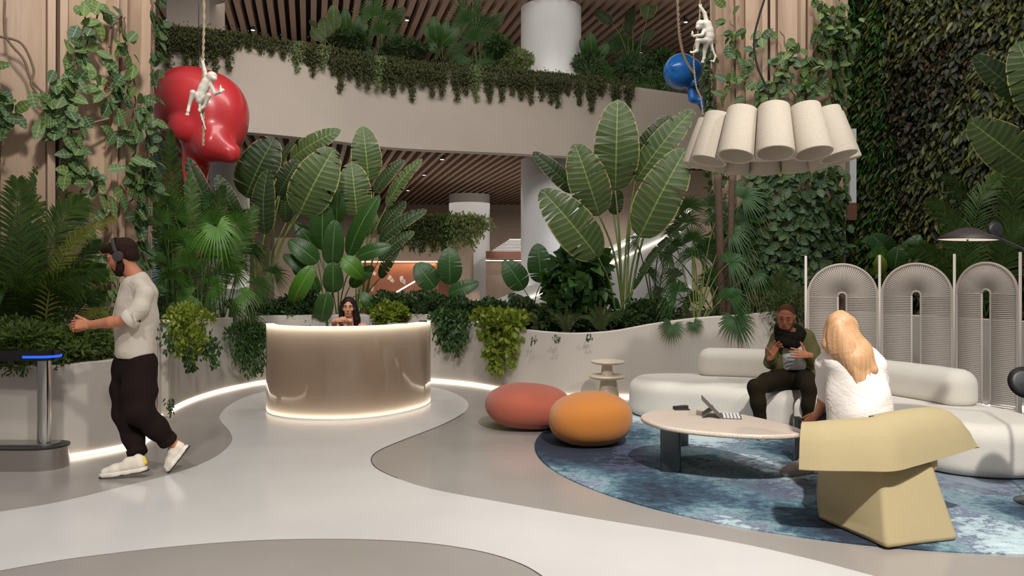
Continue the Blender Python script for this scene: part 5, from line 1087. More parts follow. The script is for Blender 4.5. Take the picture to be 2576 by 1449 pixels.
# armchair
ac = thing('armchair', 'olive-sand felt tub armchair seen from behind, the blonde person sitting in it', 'armchair', (2.3, 4.9, 0))
def lo3(lo, hi, z0, z1, n=6, bulge=0.0):
    a = [V((x, y, z0)) for x, y in lo]; b = [V((x, y, z1)) for x, y in hi]; r = []
    for i in range(n+1):
        f = i/n; r.append([p.lerp(q, f**(1+bulge)) for p, q in zip(a, b)])
    return MB().rings(r)
blo = [(1.885, 4.90), (2.055, 4.36), (2.53, 4.50), (2.72, 5.15), (2.6, 5.55), (2.12, 5.55)]
bhi = [(1.90, 4.94), (2.10, 4.52), (2.45, 4.64), (2.58, 5.1), (2.5, 5.45), (2.14, 5.45)]
lo3(blo, bhi, RT, 0.43, 6, 0.5).build('base', M_chair, ac, True, bevel=0.035, seg=3)
MB().prism([(1.94, 4.98), (2.12, 4.62), (2.5, 4.66), (2.64, 5.1), (2.58, 5.55), (2.14, 5.55)], 0.36, 0.46).build('seat', M_chair, ac, True, bevel=0.03, seg=3)
# wrap-around back band: (x, y, z bottom, z top, outward lean)
BD = [(1.635, 4.53, 0.40, 0.655), (1.75, 4.48, 0.405, 0.668), (1.95, 4.44, 0.412, 0.69), (2.12, 4.42, 0.416, 0.705), (2.28, 4.50, 0.425, 0.713), (2.45, 4.61, 0.432, 0.716), (2.63, 4.72, 0.443, 0.712), (2.76, 4.80, 0.452, 0.69), (2.83, 4.85, 0.458, 0.62), (2.865, 4.87, 0.452, 0.50)]
P = [catmull([(a, b, c) for a, b, c, e in BD], 6), catmull([(a, b, e) for a, b, c, e in BD], 6)]
cen = V((2.3, 5.05)); R = []
for i, (lo_, hi_) in enumerate(zip(*P)):
    n = P[0][min(i+1, len(P[0])-1)]-P[0][max(i-1, 0)]; n = V((-n.y, n.x, 0)).normalized(); h = hi_.z-lo_.z
    sec = [lo_+n*0.03, lo_+V((0, 0, 0.012))-n*0.004, lo_+V((0, 0, h*0.3))+n*0.012, lo_+V((0, 0, h*0.6))+n*0.035, lo_+V((0, 0, h*0.82))+n*0.07, lo_+V((0, 0, h*0.95))+n*0.115, lo_+V((0, 0, h))+n*0.17, lo_+V((0, 0, h*0.97))+n*0.215, lo_+V((0, 0, h*0.85))+n*0.235, lo_+V((0, 0, h*0.4))+n*0.22, lo_+V((0, 0, 0.02))+n*0.20]
    R.append(sec)
MB().rings(R).build('backrest', M_chair, ac, True, auto=0.9)
# folding screen
SP = [(3.40, 9.2), (4.115, 8.9), (4.73, 8.5), (5.05, 7.9)]
scr = thing('folding_screen', 'putty folding screen of three arched louvred panels behind the sofa', 'screen', (4.2, 8.8, 0))
ZT, ZB = 1.655, 0.03
for i in range(3):
    a, b = V((*SP[i], 0)), V((*SP[i+1], 0)); ax = (b-a).normalized(); wd = (b-a).length-0.05; c = (a+b)/2; r = wd/2; zc = ZT-r
    def pt(u, z, off=0): return V((c.x, c.y, z))+ax*u+V((-ax.y, ax.x, 0))*off
    pan = MB()
    so = 0.045                                  # half width of the slot
    z = ZB+0.02
    while z < zc:
        for sd in (-1, 1): pan.tube([pt(sd*so, z), pt(sd*(r-0.008), z)], 0.0088, 6)
        z += 0.0195
    n = 46
    for k in range(n+1):
        t = PI*k/n; d = (math.cos(t), math.sin(t)); pan.tube([pt(d[0]*so, zc+d[1]*so), pt(d[0]*(r-0.008), zc+d[1]*(r-0.008))], [0.0022, 0.0112], 6)
    p = pan.build('louvre_panel', M_screen, scr)
    arc = [pt(-r, ZB)]+[pt(-r, ZB+(zc-ZB)*q/8) for q in range(1, 8)]+[pt(r*math.cos(PI-PI*q/32), zc+r*math.sin(PI-PI*q/32)) for q in range(33)]+[pt(r, zc-(zc-ZB)*q/8) for q in range(1, 9)]+[pt(-r, ZB)]
    MB().tube(arc, 0.017, 8).build('frame', M_screen, p)
    zb = ZB+0.22
    sl = [pt(so*math.cos(PI-PI*q/12), zc+so*math.sin(PI-PI*q/12)) for q in range(13)]+[pt(so*math.cos(-PI*q/12), zb+so*math.sin(-PI*q/12)) for q in range(13)]; sl.append(sl[0])
    MB().tube(sl, 0.011, 8).build('slot_frame', M_screen, p)
for x, y in SP:
    MB().tube([(x, y, 0.0), (x, y, 1.76)], 0.015, 12).build('pole', M_pole, scr)
# pendant lamp: ring of twelve flared felt tubes
PC = V((2.04, 6.3, 0)); pl = thing('pendant_lamp', 'large ring pendant of flared speckled felt tubes above the seating', 'pendant lamp', (PC.x, PC.y, 2.5))
for k in range(12):
    a = 2*PI*(k+0.5)/12-PI/2+0.02; dr_ = V((math.cos(a), math.sin(a), 0)); b = PC+dr_*0.545+V((0, 0, 2.405)); t = PC+dr_*0.440+V((0, 0, 2.765)); ax = (t-b).normalized()
    Rm = V((0, 0, 1)).rotation_difference(ax).to_matrix(); h = (t-b).length
    MB().lathe([(0.121, 0.004), (0.124, 0.0), (0.137, 0.0), (0.140, 0.006), (0.113, h-0.005), (0.110, h), (0.10, h)], b, 36, Rm, cap=False).build('felt_tube', M_felt, pl, True, auto=0.9)
    tube = pl.children[-1] if False else None
    MB().lathe([(0.121, 0.003), (0.098, h)], b, 36, Rm, cap=False).build('tube_lining', M_feltin, pl, True)
MB().lathe([(0.0, 2.46), (0.26, 2.46), (0.26, 2.50), (0.0, 2.50)], (PC.x, PC.y, 0), 40, cap=False).build('diffuser', M_felt, pl, True, auto=0.6)
MB().lathe([(0.0, 2.71), (0.38, 2.71), (0.38, 2.73), (0.0, 2.73)], (PC.x, PC.y, 0), 40, cap=False).build('top_plate', M_felt, pl, True, auto=0.6)
MB().tube(catmull([W(1936, 290, 6.3), W(1932, 232, 6.28), W(1905, 165, 6.25), W(1897, 100, 6.25), W(1910, 40, 6.25), W(1927, -20, 6.25), W(1940, -120, 6.25)], 8), 0.008, 6).build('cord', M_cord, pl)
MB().tube([W(1928, 222, 6.28), W(1930, 236, 6.28)], 0.02, 10).build('plug', M_cord, pl)
# floor lamp at the right edge
fl_ = thing('floor_lamp', 'black articulated floor lamp with a conical shade at the right edge', 'floor lamp', (3.49, 5.26, 0))
MB().lathe([(0.145, RT), (0.145, RT+0.012), (0.13, RT+0.02)], (3.49, 5.26, 0), 40).build('base', M_gun, fl_, True, auto=0.6)
MB().tube([(3.49, 5.26, RT+0.02), (3.49, 5.26, 1.66)], 0.011, 10).build('pole', M_black, fl_)
sc_ = W(2434, 604, 5.3); sh = MB().lathe([(0.184, 0.0), (0.186, 0.004), (0.12, 0.045), (0.05, 0.078), (0.014, 0.084), (0.0, 0.085)], sc_, 48, Matrix.Rotation(0.035, 3, 'Y'), cap=False).build('shade', M_brown, fl_, True)
MB().lathe([(0.0, 0.004), (0.180, 0.004)], sc_, 48, Matrix.Rotation(0.035, 3, 'Y'), cap=False).build('diffuser', emit('lamp_diffuser', (255, 232, 205), 0.9), sh, True)
MB().lathe([(0.0, -0.006), (0.006, -0.004), (0.006, 0.004)], sc_, 10, cap=False).build('screw', M_brown, sh, True)
MB().tube([W(2478, 590, 5.3), W(2500, 594, 5.3), W(2576, 627, 5.28), V((3.49, 5.26, 1.655))], 0.0095, 8).build('arm', M_black, fl_)
MB().tube([W(2480, 589, 5.3), W(2493, 597, 5.3)], 0.014, 10).build('joint', M_gun, fl_)
def dish(c, r, nrm, nm):
    Rm = V((0, 0, 1)).rotation_difference(V(nrm).normalized()).to_matrix(); return MB().lathe([(0.0, 0.012), (r*0.6, 0.009), (r, 0.0), (r*0.6, -0.006), (0, -0.008)], c, 40, Rm, cap=False).build(nm, M_black, fl_, True)
dish(W(2504, 580, 5.42), 0.066, (0.25, -1, 0.1), 'round_reflector')
dish(W(2578, 962, 5.2), 0.105, (-0.15, -1, 0.35), 'lower_shade')
MB().tube([W(2585, 962, 5.22), V((3.49, 5.26, 0.80))], 0.0095, 8).build('arm', M_black, fl_)

# ------------------------------------------------------------------ hanging sculptures
D = 11.8
def px_ell(s, px, py, rx, ry, d, dd=0, ryy=None, k=0.1, op=1): s.ell(W(px, py, d+dd), (rx/F*d, (ryy or (rx+ry)/2)/F*d, ry/F*d), None, k, op); return s
s = SDF(0.028)
px_ell(s, 497, 268, 110, 92, D, 0, 95); px_ell(s, 545, 300, 76, 96, D, -0.05, 78, 0.2); px_ell(s, 470, 240, 66, 62, D, -0.05, 74, 0.2); px_ell(s, 520, 345, 62, 62, D, -0.12, 60, 0.2)
s.cap(W(540, 365, D-0.35), W(577, 384, D-0.35), 0.26, 0.16, 0.14)
px_ell(s, 463, 318, 40, 34, D, -0.46, 18, 0.04)
px_ell(s, 440, 372, 20, 16, D, -0.1, 40, 0.12, -1)
s.cap(W(495, 400, D), W(475, 470, D), 0.20, 0.24, 0.15); s.cap(W(475, 470, D), W(458, 560, D), 0.24, 0.17, 0.1)
s.cap(W(470, 450, D-0.1), W(420, 455, D-0.15), 0.12, 0.10, 0.1); s.cap(W(465, 560, D), W(500, 660, D), 0.14, 0.12, 0.1); s.cap(W(448, 560, D), W(440, 660, D), 0.14, 0.12, 0.1)
red = thing('sculpture', 'huge glossy red balloon-headed figure hanging before the balcony', 'sculpture', W(490, 330, D)); s.build('figure', M_red, red)
MB().tube([W(500, 180, D), W(500, -160, D)], 0.006, 6).build('hanging_wire', M_gun, red)
D = 14.0
s = SDF(0.02)
px_ell(s, 1713, 180, 44, 45, D); px_ell(s, 1748, 174, 18, 22, D, -0.02, 20, 0.1); px_ell(s, 1712, 168, 25, 15, D, -0.24, 10, 0.03)
s.chain([W(1735, 205, D), W(1738, 216, D), W(1743, 247, D)], [0.07, 0.066, 0.085], 0.04); s.chain([W(1744, 248, D), W(1765, 253, D-0.05), W(1773, 277, D-0.05)], [0.075, 0.055, 0.042], 0.03)
s.chain([W(1744, 250, D+0.06), W(1762, 258, D+0.12), W(1768, 278, D+0.1)], [0.07, 0.05, 0.04], 0.03); s.chain([W(1737, 213, D-0.05), W(1748, 208, D-0.16), W(1756, 192, D-0.1)], [0.05, 0.042, 0.035], 0.03); s.chain([W(1738, 215, D+0.05), W(1752, 222, D+0.05), W(1761, 216, D-0.02)], [0.045, 0.035, 0.035], 0.03)
tag(s.build('sculpture', M_blue), 'blue round-headed figure climbing a rope beside the oak column behind the pendant', 'sculpture')
def rope(pts, r, label):
    P = catmull(pts, 14); mb = MB(); m = len(P)
    for ph in (0, PI):
        q = []
        for i, p in enumerate(P):
            t = (P[min(i+1, m-1)]-P[max(i-1, 0)]).normalized(); u = t.orthogonal().normalized(); w_ = t.cross(u); a = ph+i*1.1; q.append(p+(u*math.cos(a)+w_*math.sin(a))*r*0.5)
        mb.tube(q, r*0.62, 5)
    return tag(mb.build('rope', M_rope), label, 'rope')
rope([W(x, y, 13.7) for x, y in ((1704, -60), (1706, 30), (1709, 82), (1714, 115), (1722, 145), (1735, 170), (1748, 186))], 0.028, 'thick twisted rope looping down to the blue sculpture')
rope([W(x, y, 10.3) for x, y in ((1761, -60), (1761, 20), (1757, 70), (1752, 100), (1746, 120), (1745, 150), (1747, 185), (1752, 220), (1763, 248), (1768, 290))], 0.012, 'thin rope held by the white monkey near the right column')
rope([W(x, y, 9.0) for x, y in ((513, -60), (513, 60), (511, 150), (511, 240), (512, 300), (511, 367))], 0.016, 'straight jute rope hanging in front of the red sculpture')
# white monkeys
def monkey(label, d, parts, head, muzzle, hr, loc, ears, extra):
    s = SDF(0.0055); q = lambda x, y, dd=0.0: W(x, y, d+dd); pm = d/F
    for pts, rs in parts: s.chain([q(*p) for p in pts], [r*pm for r in rs], 0.012)
    s.ell(q(*head), (hr*pm*1.0, hr*pm*1.05, hr*pm), None, 0.02); s.ell(q(*muzzle), (hr*pm*0.55, hr*pm*0.55, hr*pm*0.48), None, 0.015)
    for e in ears: s.ell(q(*e), (hr*pm*0.3, hr*pm*0.2, hr*pm*0.36), None, 0.006)
    for c, n, sp in extra:                                  # fingers and toes
        c = q(*c); n = V(n).normalized(); o = V(sp).normalized()
        for k in range(5):
            a = (k-2)*0.32; dr_ = (n*math.cos(a)+o*math.sin(a)).normalized(); s.cap(c+dr_*0.006, c+dr_*(0.042 if k else 0.03), 0.0075, 0.005, 0.005)
    t = thing('monkey_lamp', label, 'lamp', q(*loc)); s.build('body', M_resin, t); return t
m1 = monkey('white resin monkey hanging by one arm in front of the red sculpture', 9.0,
    [([(519, 207), (512, 222), (505, 240), (503, 252)], [12, 12.5, 12.5, 11]), ([(519, 201), (515, 178), (510, 156)], [6, 4.6, 4]), ([(529, 211), (541, 236, -0.05), (556, 231, -0.1)], [5.5, 4.2, 3.6]),
     ([(501, 252), (485, 233, -0.08), (476, 266, -0.05), (473, 280, -0.08)], [7.5, 6.5, 4, 4.5]), ([(508, 255), (525, 240, -0.08), (514, 267, -0.05), (508, 272, -0.06)], [7.5, 6, 4, 4]), ([(503, 258), (503, 279, -0.02), (510, 302, -0.04), (517, 325, -0.04)], [4, 3, 2.4, 1.8]), ([(520, 204), (531, 195)], [8, 7])],
    (533, 193), (539, 198, -0.06), 13, (503, 250), [(525, 188, -0.02)], [((510, 156), (0, 0, 1), (1, 0, 0)), ((557, 231, -0.1), (0.5, 0, 1), (1, 0, -0.5)), ((472, 282, -0.08), (-0.2, -0.3, -1), (1, 0, 0)), ((507, 273, -0.06), (-0.6, -0.3, -0.5), (0.3, 0, -1))])
MB().lathe([(0.012, 0), (0.016, 0.02), (0.010, 0.025), (0.016, 0.035), (0.010, 0.045), (0.013, 0.055), (0.004, 0.075), (0.0, 0.08)], W(555, 231, 8.9), 14, cap=False).build('bulb', M_eye, m1)
m2 = monkey('white resin monkey climbing a rope in front of the right oak column', 10.3,
    [([(1779, 62), (1783, 78), (1784, 92), (1783, 102)], [11, 12, 12, 11]), ([(1777, 55), (1773, 34), (1762, 18)], [6, 4.6, 4]), ([(1772, 76), (1766, 88, -0.1), (1745, 91, -0.1)], [5.5, 4.2, 3.5]),
     ([(1780, 102), (1755, 103, -0.1), (1753, 128, -0.08), (1745, 132, -0.1)], [8, 6, 4, 3.6]), ([(1779, 107), (1773, 126, 0.06), (1771, 146, 0.06), (1769, 150, 0.03)], [7.5, 5.5, 4, 3.6]), ([(1789, 106), (1793, 126), (1800, 143), (1795, 155), (1787, 153)], [4, 3, 2.6, 2.2, 1.8]), ([(1776, 62), (1767, 60)], [9, 8])],
    (1762, 62), (1756, 69, -0.02), 11.5, (1783, 110), [(1768, 58, -0.06)], [((1762, 18), (-0.2, 0, 1), (1, 0, 0)), ((1744, 91, -0.1), (-0.5, -0.2, 0.6), (0, 0, 1)), ((1744, 132, -0.1), (-1, -0.2, 0), (0, 0.5, 0.6)), ((1768, 151, 0.03), (-0.3, -0.3, -1), (1, 0, 0))])
MB().lathe([(0.010, 0), (0.014, 0.018), (0.012, 0.04), (0.0, 0.055)], W(1742, 88, 10.15), 14, cap=False).build('bulb', M_eye, m2)
# ------------------------------------------------------------------ people
def frame(fwd, up=(0, 0, 1)):
    f = V(fwd).normalized(); l = V(up).cross(f).normalized(); u = f.cross(l); return Matrix((f, l, u)).transposed()
def head_sdf(o, R, s, h=0.0028, neck=None, fem=False, closed=False):
    S = SDF(h); g = lambda x, y, z: V(o)+R@(V((x, y, z))*s)
    def e(c, r, k=0.02, op=1, rot=None): S.ell(g(*c), tuple(q*s for q in r), R@(rot or Matrix.Identity(3)), k*s, op)
    def c(a, b, ra, rb=None, k=0.01): S.cap(g(*a), g(*b), ra*s, (rb or ra)*s, k*s)
    j = 0.82 if fem else 1.0
    e((-0.014, 0, 0.030), (0.096, 0.075, 0.086)); e((0.030, 0, -0.022), (0.060, 0.060*j, 0.088), 0.03)
    e((0.050, 0, -0.094), (0.030, 0.032*j, 0.022), 0.025)
    for q in (-1, 1):
        c((0.000, q*0.052*j, -0.055), (0.052, q*0.022*j, -0.098), 0.020, 0.016, 0.03)
        e((0.056, q*0.040, -0.026), (0.028, 0.024, 0.022), 0.02)
        c((0.083, q*0.012, 0.026), (0.070, q*0.046, 0.026), 0.005 if fem else 0.011, 0.005 if fem else 0.008, 0.014)
        e((-0.008, q*0.076, -0.004), (0.020, 0.009, 0.032), 0.006)
        e((0.098, q*0.031, 0.003), (0.018, 0.016, 0.011), 0.010, -1)
        e((0.097, q*(0.008 if fem else 0.010), -0.032), (0.009, 0.0065 if fem else 0.009, 0.007), 0.008)
    c((0.088, 0, 0.016), (0.105 if fem else 0.108, 0, -0.024), 0.0060 if fem else 0.0075, 0.0082 if fem else 0.0105, 0.012); e((0.108, 0, -0.028), (0.011, 0.011, 0.009), 0.008)
    e((0.070, 0, -0.062), (0.022, 0.034 if fem else 0.030, 0.028), 0.02)
    c((0.090, -0.019, -0.058), (0.090, 0.019, -0.058), 0.0048, k=0.005); c((0.089, -0.016, -0.069), (0.089, 0.016, -0.069), 0.0055, k=0.005)
    e((0.099, 0, -0.0635), (0.010, 0.026, 0.0016), 0.003, -1)
    if neck is not None: S.chain([g(-0.012, 0, -0.05)]+[V(p) for p in neck[0]], [0.050*s*(0.80 if fem else 1)]+list(neck[1]), 0.03)
    return S, g
def face_parts(root, g, R, s, brow_m, lip_m, closed=False):
    for q in (-1, 1):
        S = SDF(0.0016)
        S.chain([g(0.095, q*0.014, 0.026), g(0.090, q*0.033, 0.031), g(0.076, q*0.050, 0.026)], [0.0026*s, 0.0030*s, 0.0016*s], 0.003); S.build('eyebrow', brow_m, root)
        if closed:
            S = SDF(0.0014); S.chain([g(0.0845, q*0.020, -0.001), g(0.0850, q*0.031, -0.004), g(0.078, q*0.043, -0.001)], [0.002*s]*3, 0.002); S.build('eyelash', brow_m, root)
        else:
            S = SDF(0.0018); S.ell(g(0.078, q*0.031, 0.003), (0.010*s, 0.0135*s, 0.0060*s), R, 0.002); e = S.build('eye', M_eye, root)
            S = SDF(0.0012); S.ell(g(0.0875, q*0.031, 0.003), (0.0022*s, 0.0052*s, 0.0050*s), R, 0.002); S.build('iris', M_iris, e)
            S = SDF(0.0014); S.chain([g(0.0850, q*0.018, 0.007), g(0.0895, q*0.031, 0.0115), g(0.080, q*0.045, 0.006)], [0.0018*s]*3, 0.002); S.build('eyelash', brow_m, root)
    S = SDF(0.0015)
    S.chain([g(0.084, -0.026, -0.062), g(0.0935, -0.007, -0.0585), g(0.0935, 0.007, -0.0585), g(0.084, 0.026, -0.062)], [0.002*s, 0.0042*s, 0.0042*s, 0.002*s], 0.003)
    S.chain([g(0.084, -0.023, -0.065), g(0.0925, -0.006, -0.0695), g(0.0925, 0.006, -0.0695), g(0.084, 0.023, -0.065)], [0.002*s, 0.0045*s, 0.0045*s, 0.002*s], 0.003); S.build('lips', lip_m, root)
def hand_sdf(wrist, fwd, back, thumb_side, curl=(0.35,)*4, spread=0.10, s=1.0, thumb=(0.75, 0.55, -0.25), h=0.0022, arm=None):
    """fwd: wrist to fingers, back: normal of the back of the hand, thumb_side: +1/-1 along back x fwd"""
    f = V(fwd).normalized(); b = (V(back)-f*V(back).dot(f)).normalized(); t = b.cross(f)*thumb_side
    S = SDF(h); g = lambda x, y, z: V(wrist)+(f*x+t*y+b*z)*s
    S.chain([g(-0.03, 0, 0), g(0.005, 0, 0)], [0.027*s, 0.025*s], 0.01)
    S.chain([g(0.015, 0.010, 0), g(0.085, 0.024, 0.002)], [0.017*s, 0.0125*s], 0.014); S.chain([g(0.015, 0.0, 0), g(0.088, 0.004, 0.004)], [0.018*s, 0.0125*s], 0.014); S.chain([g(0.015, -0.010, 0), g(0.083, -0.016, 0.003)], [0.017*s, 0.0120*s], 0.014); S.chain([g(0.015, -0.016, 0), g(0.074, -0.033, 0.0)], [0.016*s, 0.0115*s], 0.014)
    for i, (y, L, x0) in enumerate(((0.028, 0.072, 0.086), (0.006, 0.080, 0.090), (-0.015, 0.073, 0.085), (-0.034, 0.058, 0.076))):
        sp = (1.2-i*0.8)*spread; p = g(x0, y, 0.002); ang = 0; cu = curl[i]; pts = [p]
        for k, fr in enumerate((0.44, 0.31, 0.25)):
            ang += cu*(0.9, 1.15, 0.8)[k]; d = (f*math.cos(ang)-b*math.sin(ang)); d = (d+t*sp*math.cos(ang)).normalized(); p = p+d*L*fr*s; pts.append(p)
        S.chain(pts, [0.0090*s, 0.0084*s, 0.0076*s, 0.0062*s], 0.004)
    d = (f*thumb[0]+t*thumb[1]+b*thumb[2]).normalized(); p0 = g(0.022, 0.022, -0.004); p1 = p0+d*0.040*s; d2 = (d+f*0.35).normalized(); p2 = p1+d2*0.032*s; p3 = p2+d2*0.024*s
    S.chain([g(0.012, 0.012, -0.002), p0, p1, p2, p3], [0.016*s, 0.0145*s, 0.0108*s, 0.0095*s, 0.0074*s], 0.006)
    return S
def skin_body(root, m, sdfs):
    v, q = join_np([s.mesh() for s in sdfs]); return np_mesh('body', v, q, m, root)
def shoe(root, heel, toe, up, m, sole_m, s=1.0, tab=None, lace=True, thick=0.02):
    """heel and toe: sole contact points"""
    a, b = V(heel), V(toe); f = (b-a).normalized(); u = (V(up)-f*V(up).dot(f)).normalized(); l = u.cross(f); L = (b-a).length; g = lambda x, y, z: a+f*(x*L)+l*y*s+u*z*s
    R = Matrix((f, l, u)).transposed()
    S = SDF(0.004); S.chain([g(0.14, 0, 0.055), g(0.42, 0, 0.055), g(0.66, 0.002, 0.042), g(0.87, 0.004, 0.034)], [0.040*s, 0.042*s, 0.042*s, 0.034*s], 0.02)
    S.chain([g(0.16, 0, 0.085), g(0.36, 0, 0.085)], [0.037*s, 0.038*s], 0.02); S.cap(g(0.10, 0, 0.10), g(0.16, 0, 0.11), 0.022*s, 0.024*s, 0.015)
    S.half(g(0, 0, thick*0.8), -u, 0.002); o = S.build('shoe', m, root)
    S = SDF(0.004); S.chain([g(0.12, 0, 0.02), g(0.42, 0, 0.018), g(0.68, 0.003, 0.018), g(0.90, 0.004, 0.024)], [0.043*s, 0.040*s, 0.046*s, 0.036*s], 0.02)
    S.half(g(0, 0, 0.001), -u, 0.002); S.half(g(0, 0, thick+0.012), u, 0.004); S.build('sole', sole_m, o)
    if tab:
        S = SDF(0.003); S.cap(g(0.030, 0, 0.062), g(0.045, 0, 0.098), 0.017*s, 0.014*s, 0.01); S.build('heel_tab', tab, o)
        S = SDF(0.003); S.chain([g(0.08, 0, 0.004), g(0.5, 0, 0.003), g(0.95, 0.004, 0.018)], [0.040*s, 0.038*s, 0.030*s], 0.02); S.half(g(0, 0, 0.009), u, 0.002); S.half(g(0, 0, -0.001), -u, 0.002); S.build('outsole', M_black, o)
    if lace:
        for k in range(4):
            x = 0.44+0.075*k; z = 0.094-0.011*k; MB().tube(catmull([g(x, -0.026, z-0.012), g(x+0.01, 0, z+0.004), g(x, 0.026, z-0.012)], 4), 0.0035*s, 5).build('lace', M_sole, o)
    return o

# --- walking person at the left
D0 = 6.12
q = lambda x, y, dd=0.0: W(x, y, D0+dd)
wm = thing('person', 'bearded person in oatmeal shirt and dark trousers walking left, looking at a phone in hand', 'person', (q(330, 0).x, D0, 0))
HR = frame((-0.90, -0.13, -0.40)); HO = q(307, 645); hs = 1.09
H, g = head_sdf(HO, HR, hs, neck=([q(340, 695), q(352, 735)], [0.058, 0.075]))
h1 = hand_sdf(q(226, 817, -0.17), (-1, 0.03, 0.05), (0.15, -0.75, 0.65), -1, (0.22, 0.30, 0.38, 0.5), 0.06, 1.12, (0.8, 0.35, 0.3))
h2 = hand_sdf(q(238, 816, 0.02), (-1, -0.12, 0.0), (0.0, 0.6, -0.8), -1, (0.3, 0.4, 0.45, 0.5), 0.05, 1.08, (0.8, 0.4, 0.2))
B = SDF(0.006)
B.chain([q(347, 728), q(342, 800), q(340, 880)], [0.10, 0.10, 0.10], 0.04)
B.chain([q(358, 745, -0.17), q(346, 782, -0.225), q(330, 803, -0.24), q(280, 810, -0.22), q(226, 817, -0.17)], [0.03, 0.032, 0.041, 0.040, 0.030], 0.02)
B.chain([q(345, 742, 0.19), q(318, 806, 0.20), q(270, 812, 0.10), q(238, 816, 0.02)], [0.034, 0.040, 0.040, 0.029], 0.02)
B.chain([q(345, 960, -0.10), q(349, 1035, -0.13), q(428, 1100, 0.02), q(440, 1122, 0.03)], [0.06, 0.05, 0.040, 0.036], 0.02)
B.chain([q(322, 960, 0.07), q(314, 1040, 0.03), q(342, 1130, -0.09), q(347, 1160, -0.10)], [0.06, 0.05, 0.040, 0.036], 0.02); B.chain([q(340, 880), q(345, 960, -0.10)], [0.10, 0.06]); B.chain([q(340, 880), q(322, 960, 0.07)], [0.10, 0.06])
skin_body(wm, M_skin1, [H, h1, h2, B]); face_parts(wm, g, HR, hs, M_hair1, M_lip, True)
S = SDF(0.003); gs = lambda c, r, k=0.015, op=1: S.ell(g(*c), tuple(x*hs for x in r), HR, k, op)
gs((-0.020, 0, 0.040), (0.103, 0.082, 0.088)); gs((-0.055, 0, -0.01), (0.060, 0.070, 0.066), 0.02); gs((0.060, 0.0, 0.090), (0.052, 0.056, 0.030), 0.02); gs((0.088, 0.0, 0.082), (0.022, 0.040, 0.020), 0.02)
for qq in (-1, 1): gs((0.012, qq*0.073, -0.002), (0.018, 0.008, 0.045), 0.008)
gs((0.092, 0, -0.012), (0.075, 0.10, 0.078), 0.006, -1); gs((0.02, 0, -0.085), (0.10, 0.10, 0.045), 0.012, -1)
S.build('hair', M_hair1, wm, (0.0012, 180, 'x'))
S = SDF(0.0028)
gs((0.052, 0, -0.098), (0.041, 0.043, 0.031), 0.02)
for qq in (-1, 1): S.chain([g(0.004, qq*0.062, -0.020), g(0.014, qq*0.058, -0.058), g(0.030, qq*0.050, -0.080), g(0.056, qq*0.034, -0.100)], [0.016, 0.026, 0.028, 0.026], 0.02)
for qq in (-1, 1): S.chain([g(0.096, qq*0.004, -0.050), g(0.088, qq*0.024, -0.062), g(0.080, qq*0.026, -0.085)], [0.004, 0.0055, 0.010], 0.008)
gs((0.100, 0, -0.063), (0.014, 0.022, 0.010), 0.006, -1)
S.build('beard', M_hair1, wm)
# headphones worn on the head
hp = thing('headphones', 'charcoal headphones on the head of the walking person', 'headphones', g(-0.005, 0, 0.14))
band = [g(-0.002+0.0*a, 0.100*math.cos(a), 0.012+0.128*math.sin(a)) for a in np.linspace(0.15, PI-0.15, 26)]
mb = MB(); fw = HR@V((1, 0, 0)); R = []
for i, p in enumerate(band):
    t = (band[min(i+1, 25)]-band[max(i-1, 0)]).normalized(); n = t.cross(fw).normalized(); R.append([p+fw*0.013+n*0.004, p+fw*0.013-n*0.004, p-fw*0.013-n*0.004, p-fw*0.013+n*0.004])
mb.rings(R).build('headband', M_phones, hp, True, bevel=0.002)
Ry = HR.col[1]
for qq in (-1, 1):
    Rm = V((0, 0, 1)).rotation_difference(V(Ry)*qq).to_matrix(); MB().lathe([(0.0, -0.012), (0.034, -0.012), (0.040, -0.004), (0.040, 0.012), (0.034, 0.020), (0.0, 0.023)], g(-0.004, qq*0.092, -0.004), 28, Rm, cap=False).build('ear_cup', M_phones, hp, True, auto=0.8)
# shirt with rolled sleeves
S = SDF(0.006)
S.chain([q(346, 730, 0.0), q(341, 770), q(337, 830), q(337, 885)], [0.118, 0.130, 0.132, 0.138], 0.05)
S.chain([q(360, 740, -0.06), q(354, 800, -0.06), q(344, 880, -0.06)], [0.105, 0.118, 0.122], 0.05); S.chain([q(352, 742, 0.08), q(342, 800, 0.07), q(337, 880, 0.06)], [0.10, 0.115, 0.120], 0.05)
S.chain([q(350, 716, -0.09), q(364, 742, -0.175), q(353, 772, -0.215), q(332, 797, -0.245)], [0.054, 0.064, 0.064, 0.060], 0.03)
S.chain([q(342, 718, 0.09), q(352, 742, 0.175), q(340, 772, 0.20), q(318, 797, 0.205)], [0.054, 0.062, 0.062, 0.058], 0.03)
S.chain([q(334, 712, -0.02), q(349, 704, 0.0)], [0.070, 0.075], 0.03)
S.half(q(300, 899), (0, 0, -1), 0.006); S.half(q(328, 810, -0.24), (-0.78, 0, -0.62), 0.004) if False else None
S.cut(q(333, 678), (0.078, 0.075, 0.085), None, 0.012)
sh = S.build('shirt', M_shirt, wm, (0.006, 21, 'z'), 2)
Rc = MB(); c0 = q(328, 802, -0.245); ax = (q(318, 805, -0.24)-q(342, 785, -0.235)).normalized(); Rm = V((0, 0, 1)).rotation_difference(ax).to_matrix()
MB().lathe([(0.066, -0.035), (0.073, -0.03), (0.075, 0.02), (0.070, 0.026), (0.05, 0.026)], c0, 28, Rm, cap=False).build('cuff', M_shirt, sh, True)
c0 = q(312, 803, 0.20); MB().lathe([(0.062, -0.035), (0.070, -0.03), (0.071, 0.02), (0.066, 0.026), (0.05, 0.026)], c0, 28, Rm, cap=False).build('cuff', M_shirt, sh, True)
mb = MB(); mb.box(q(337, 795, -0.322), (0.018, 0.006, 0.075), R=Matrix.Rotation(-0.35, 3, 'Y')).build('sleeve_tab', M_shirt, sh, False, bevel=0.002)
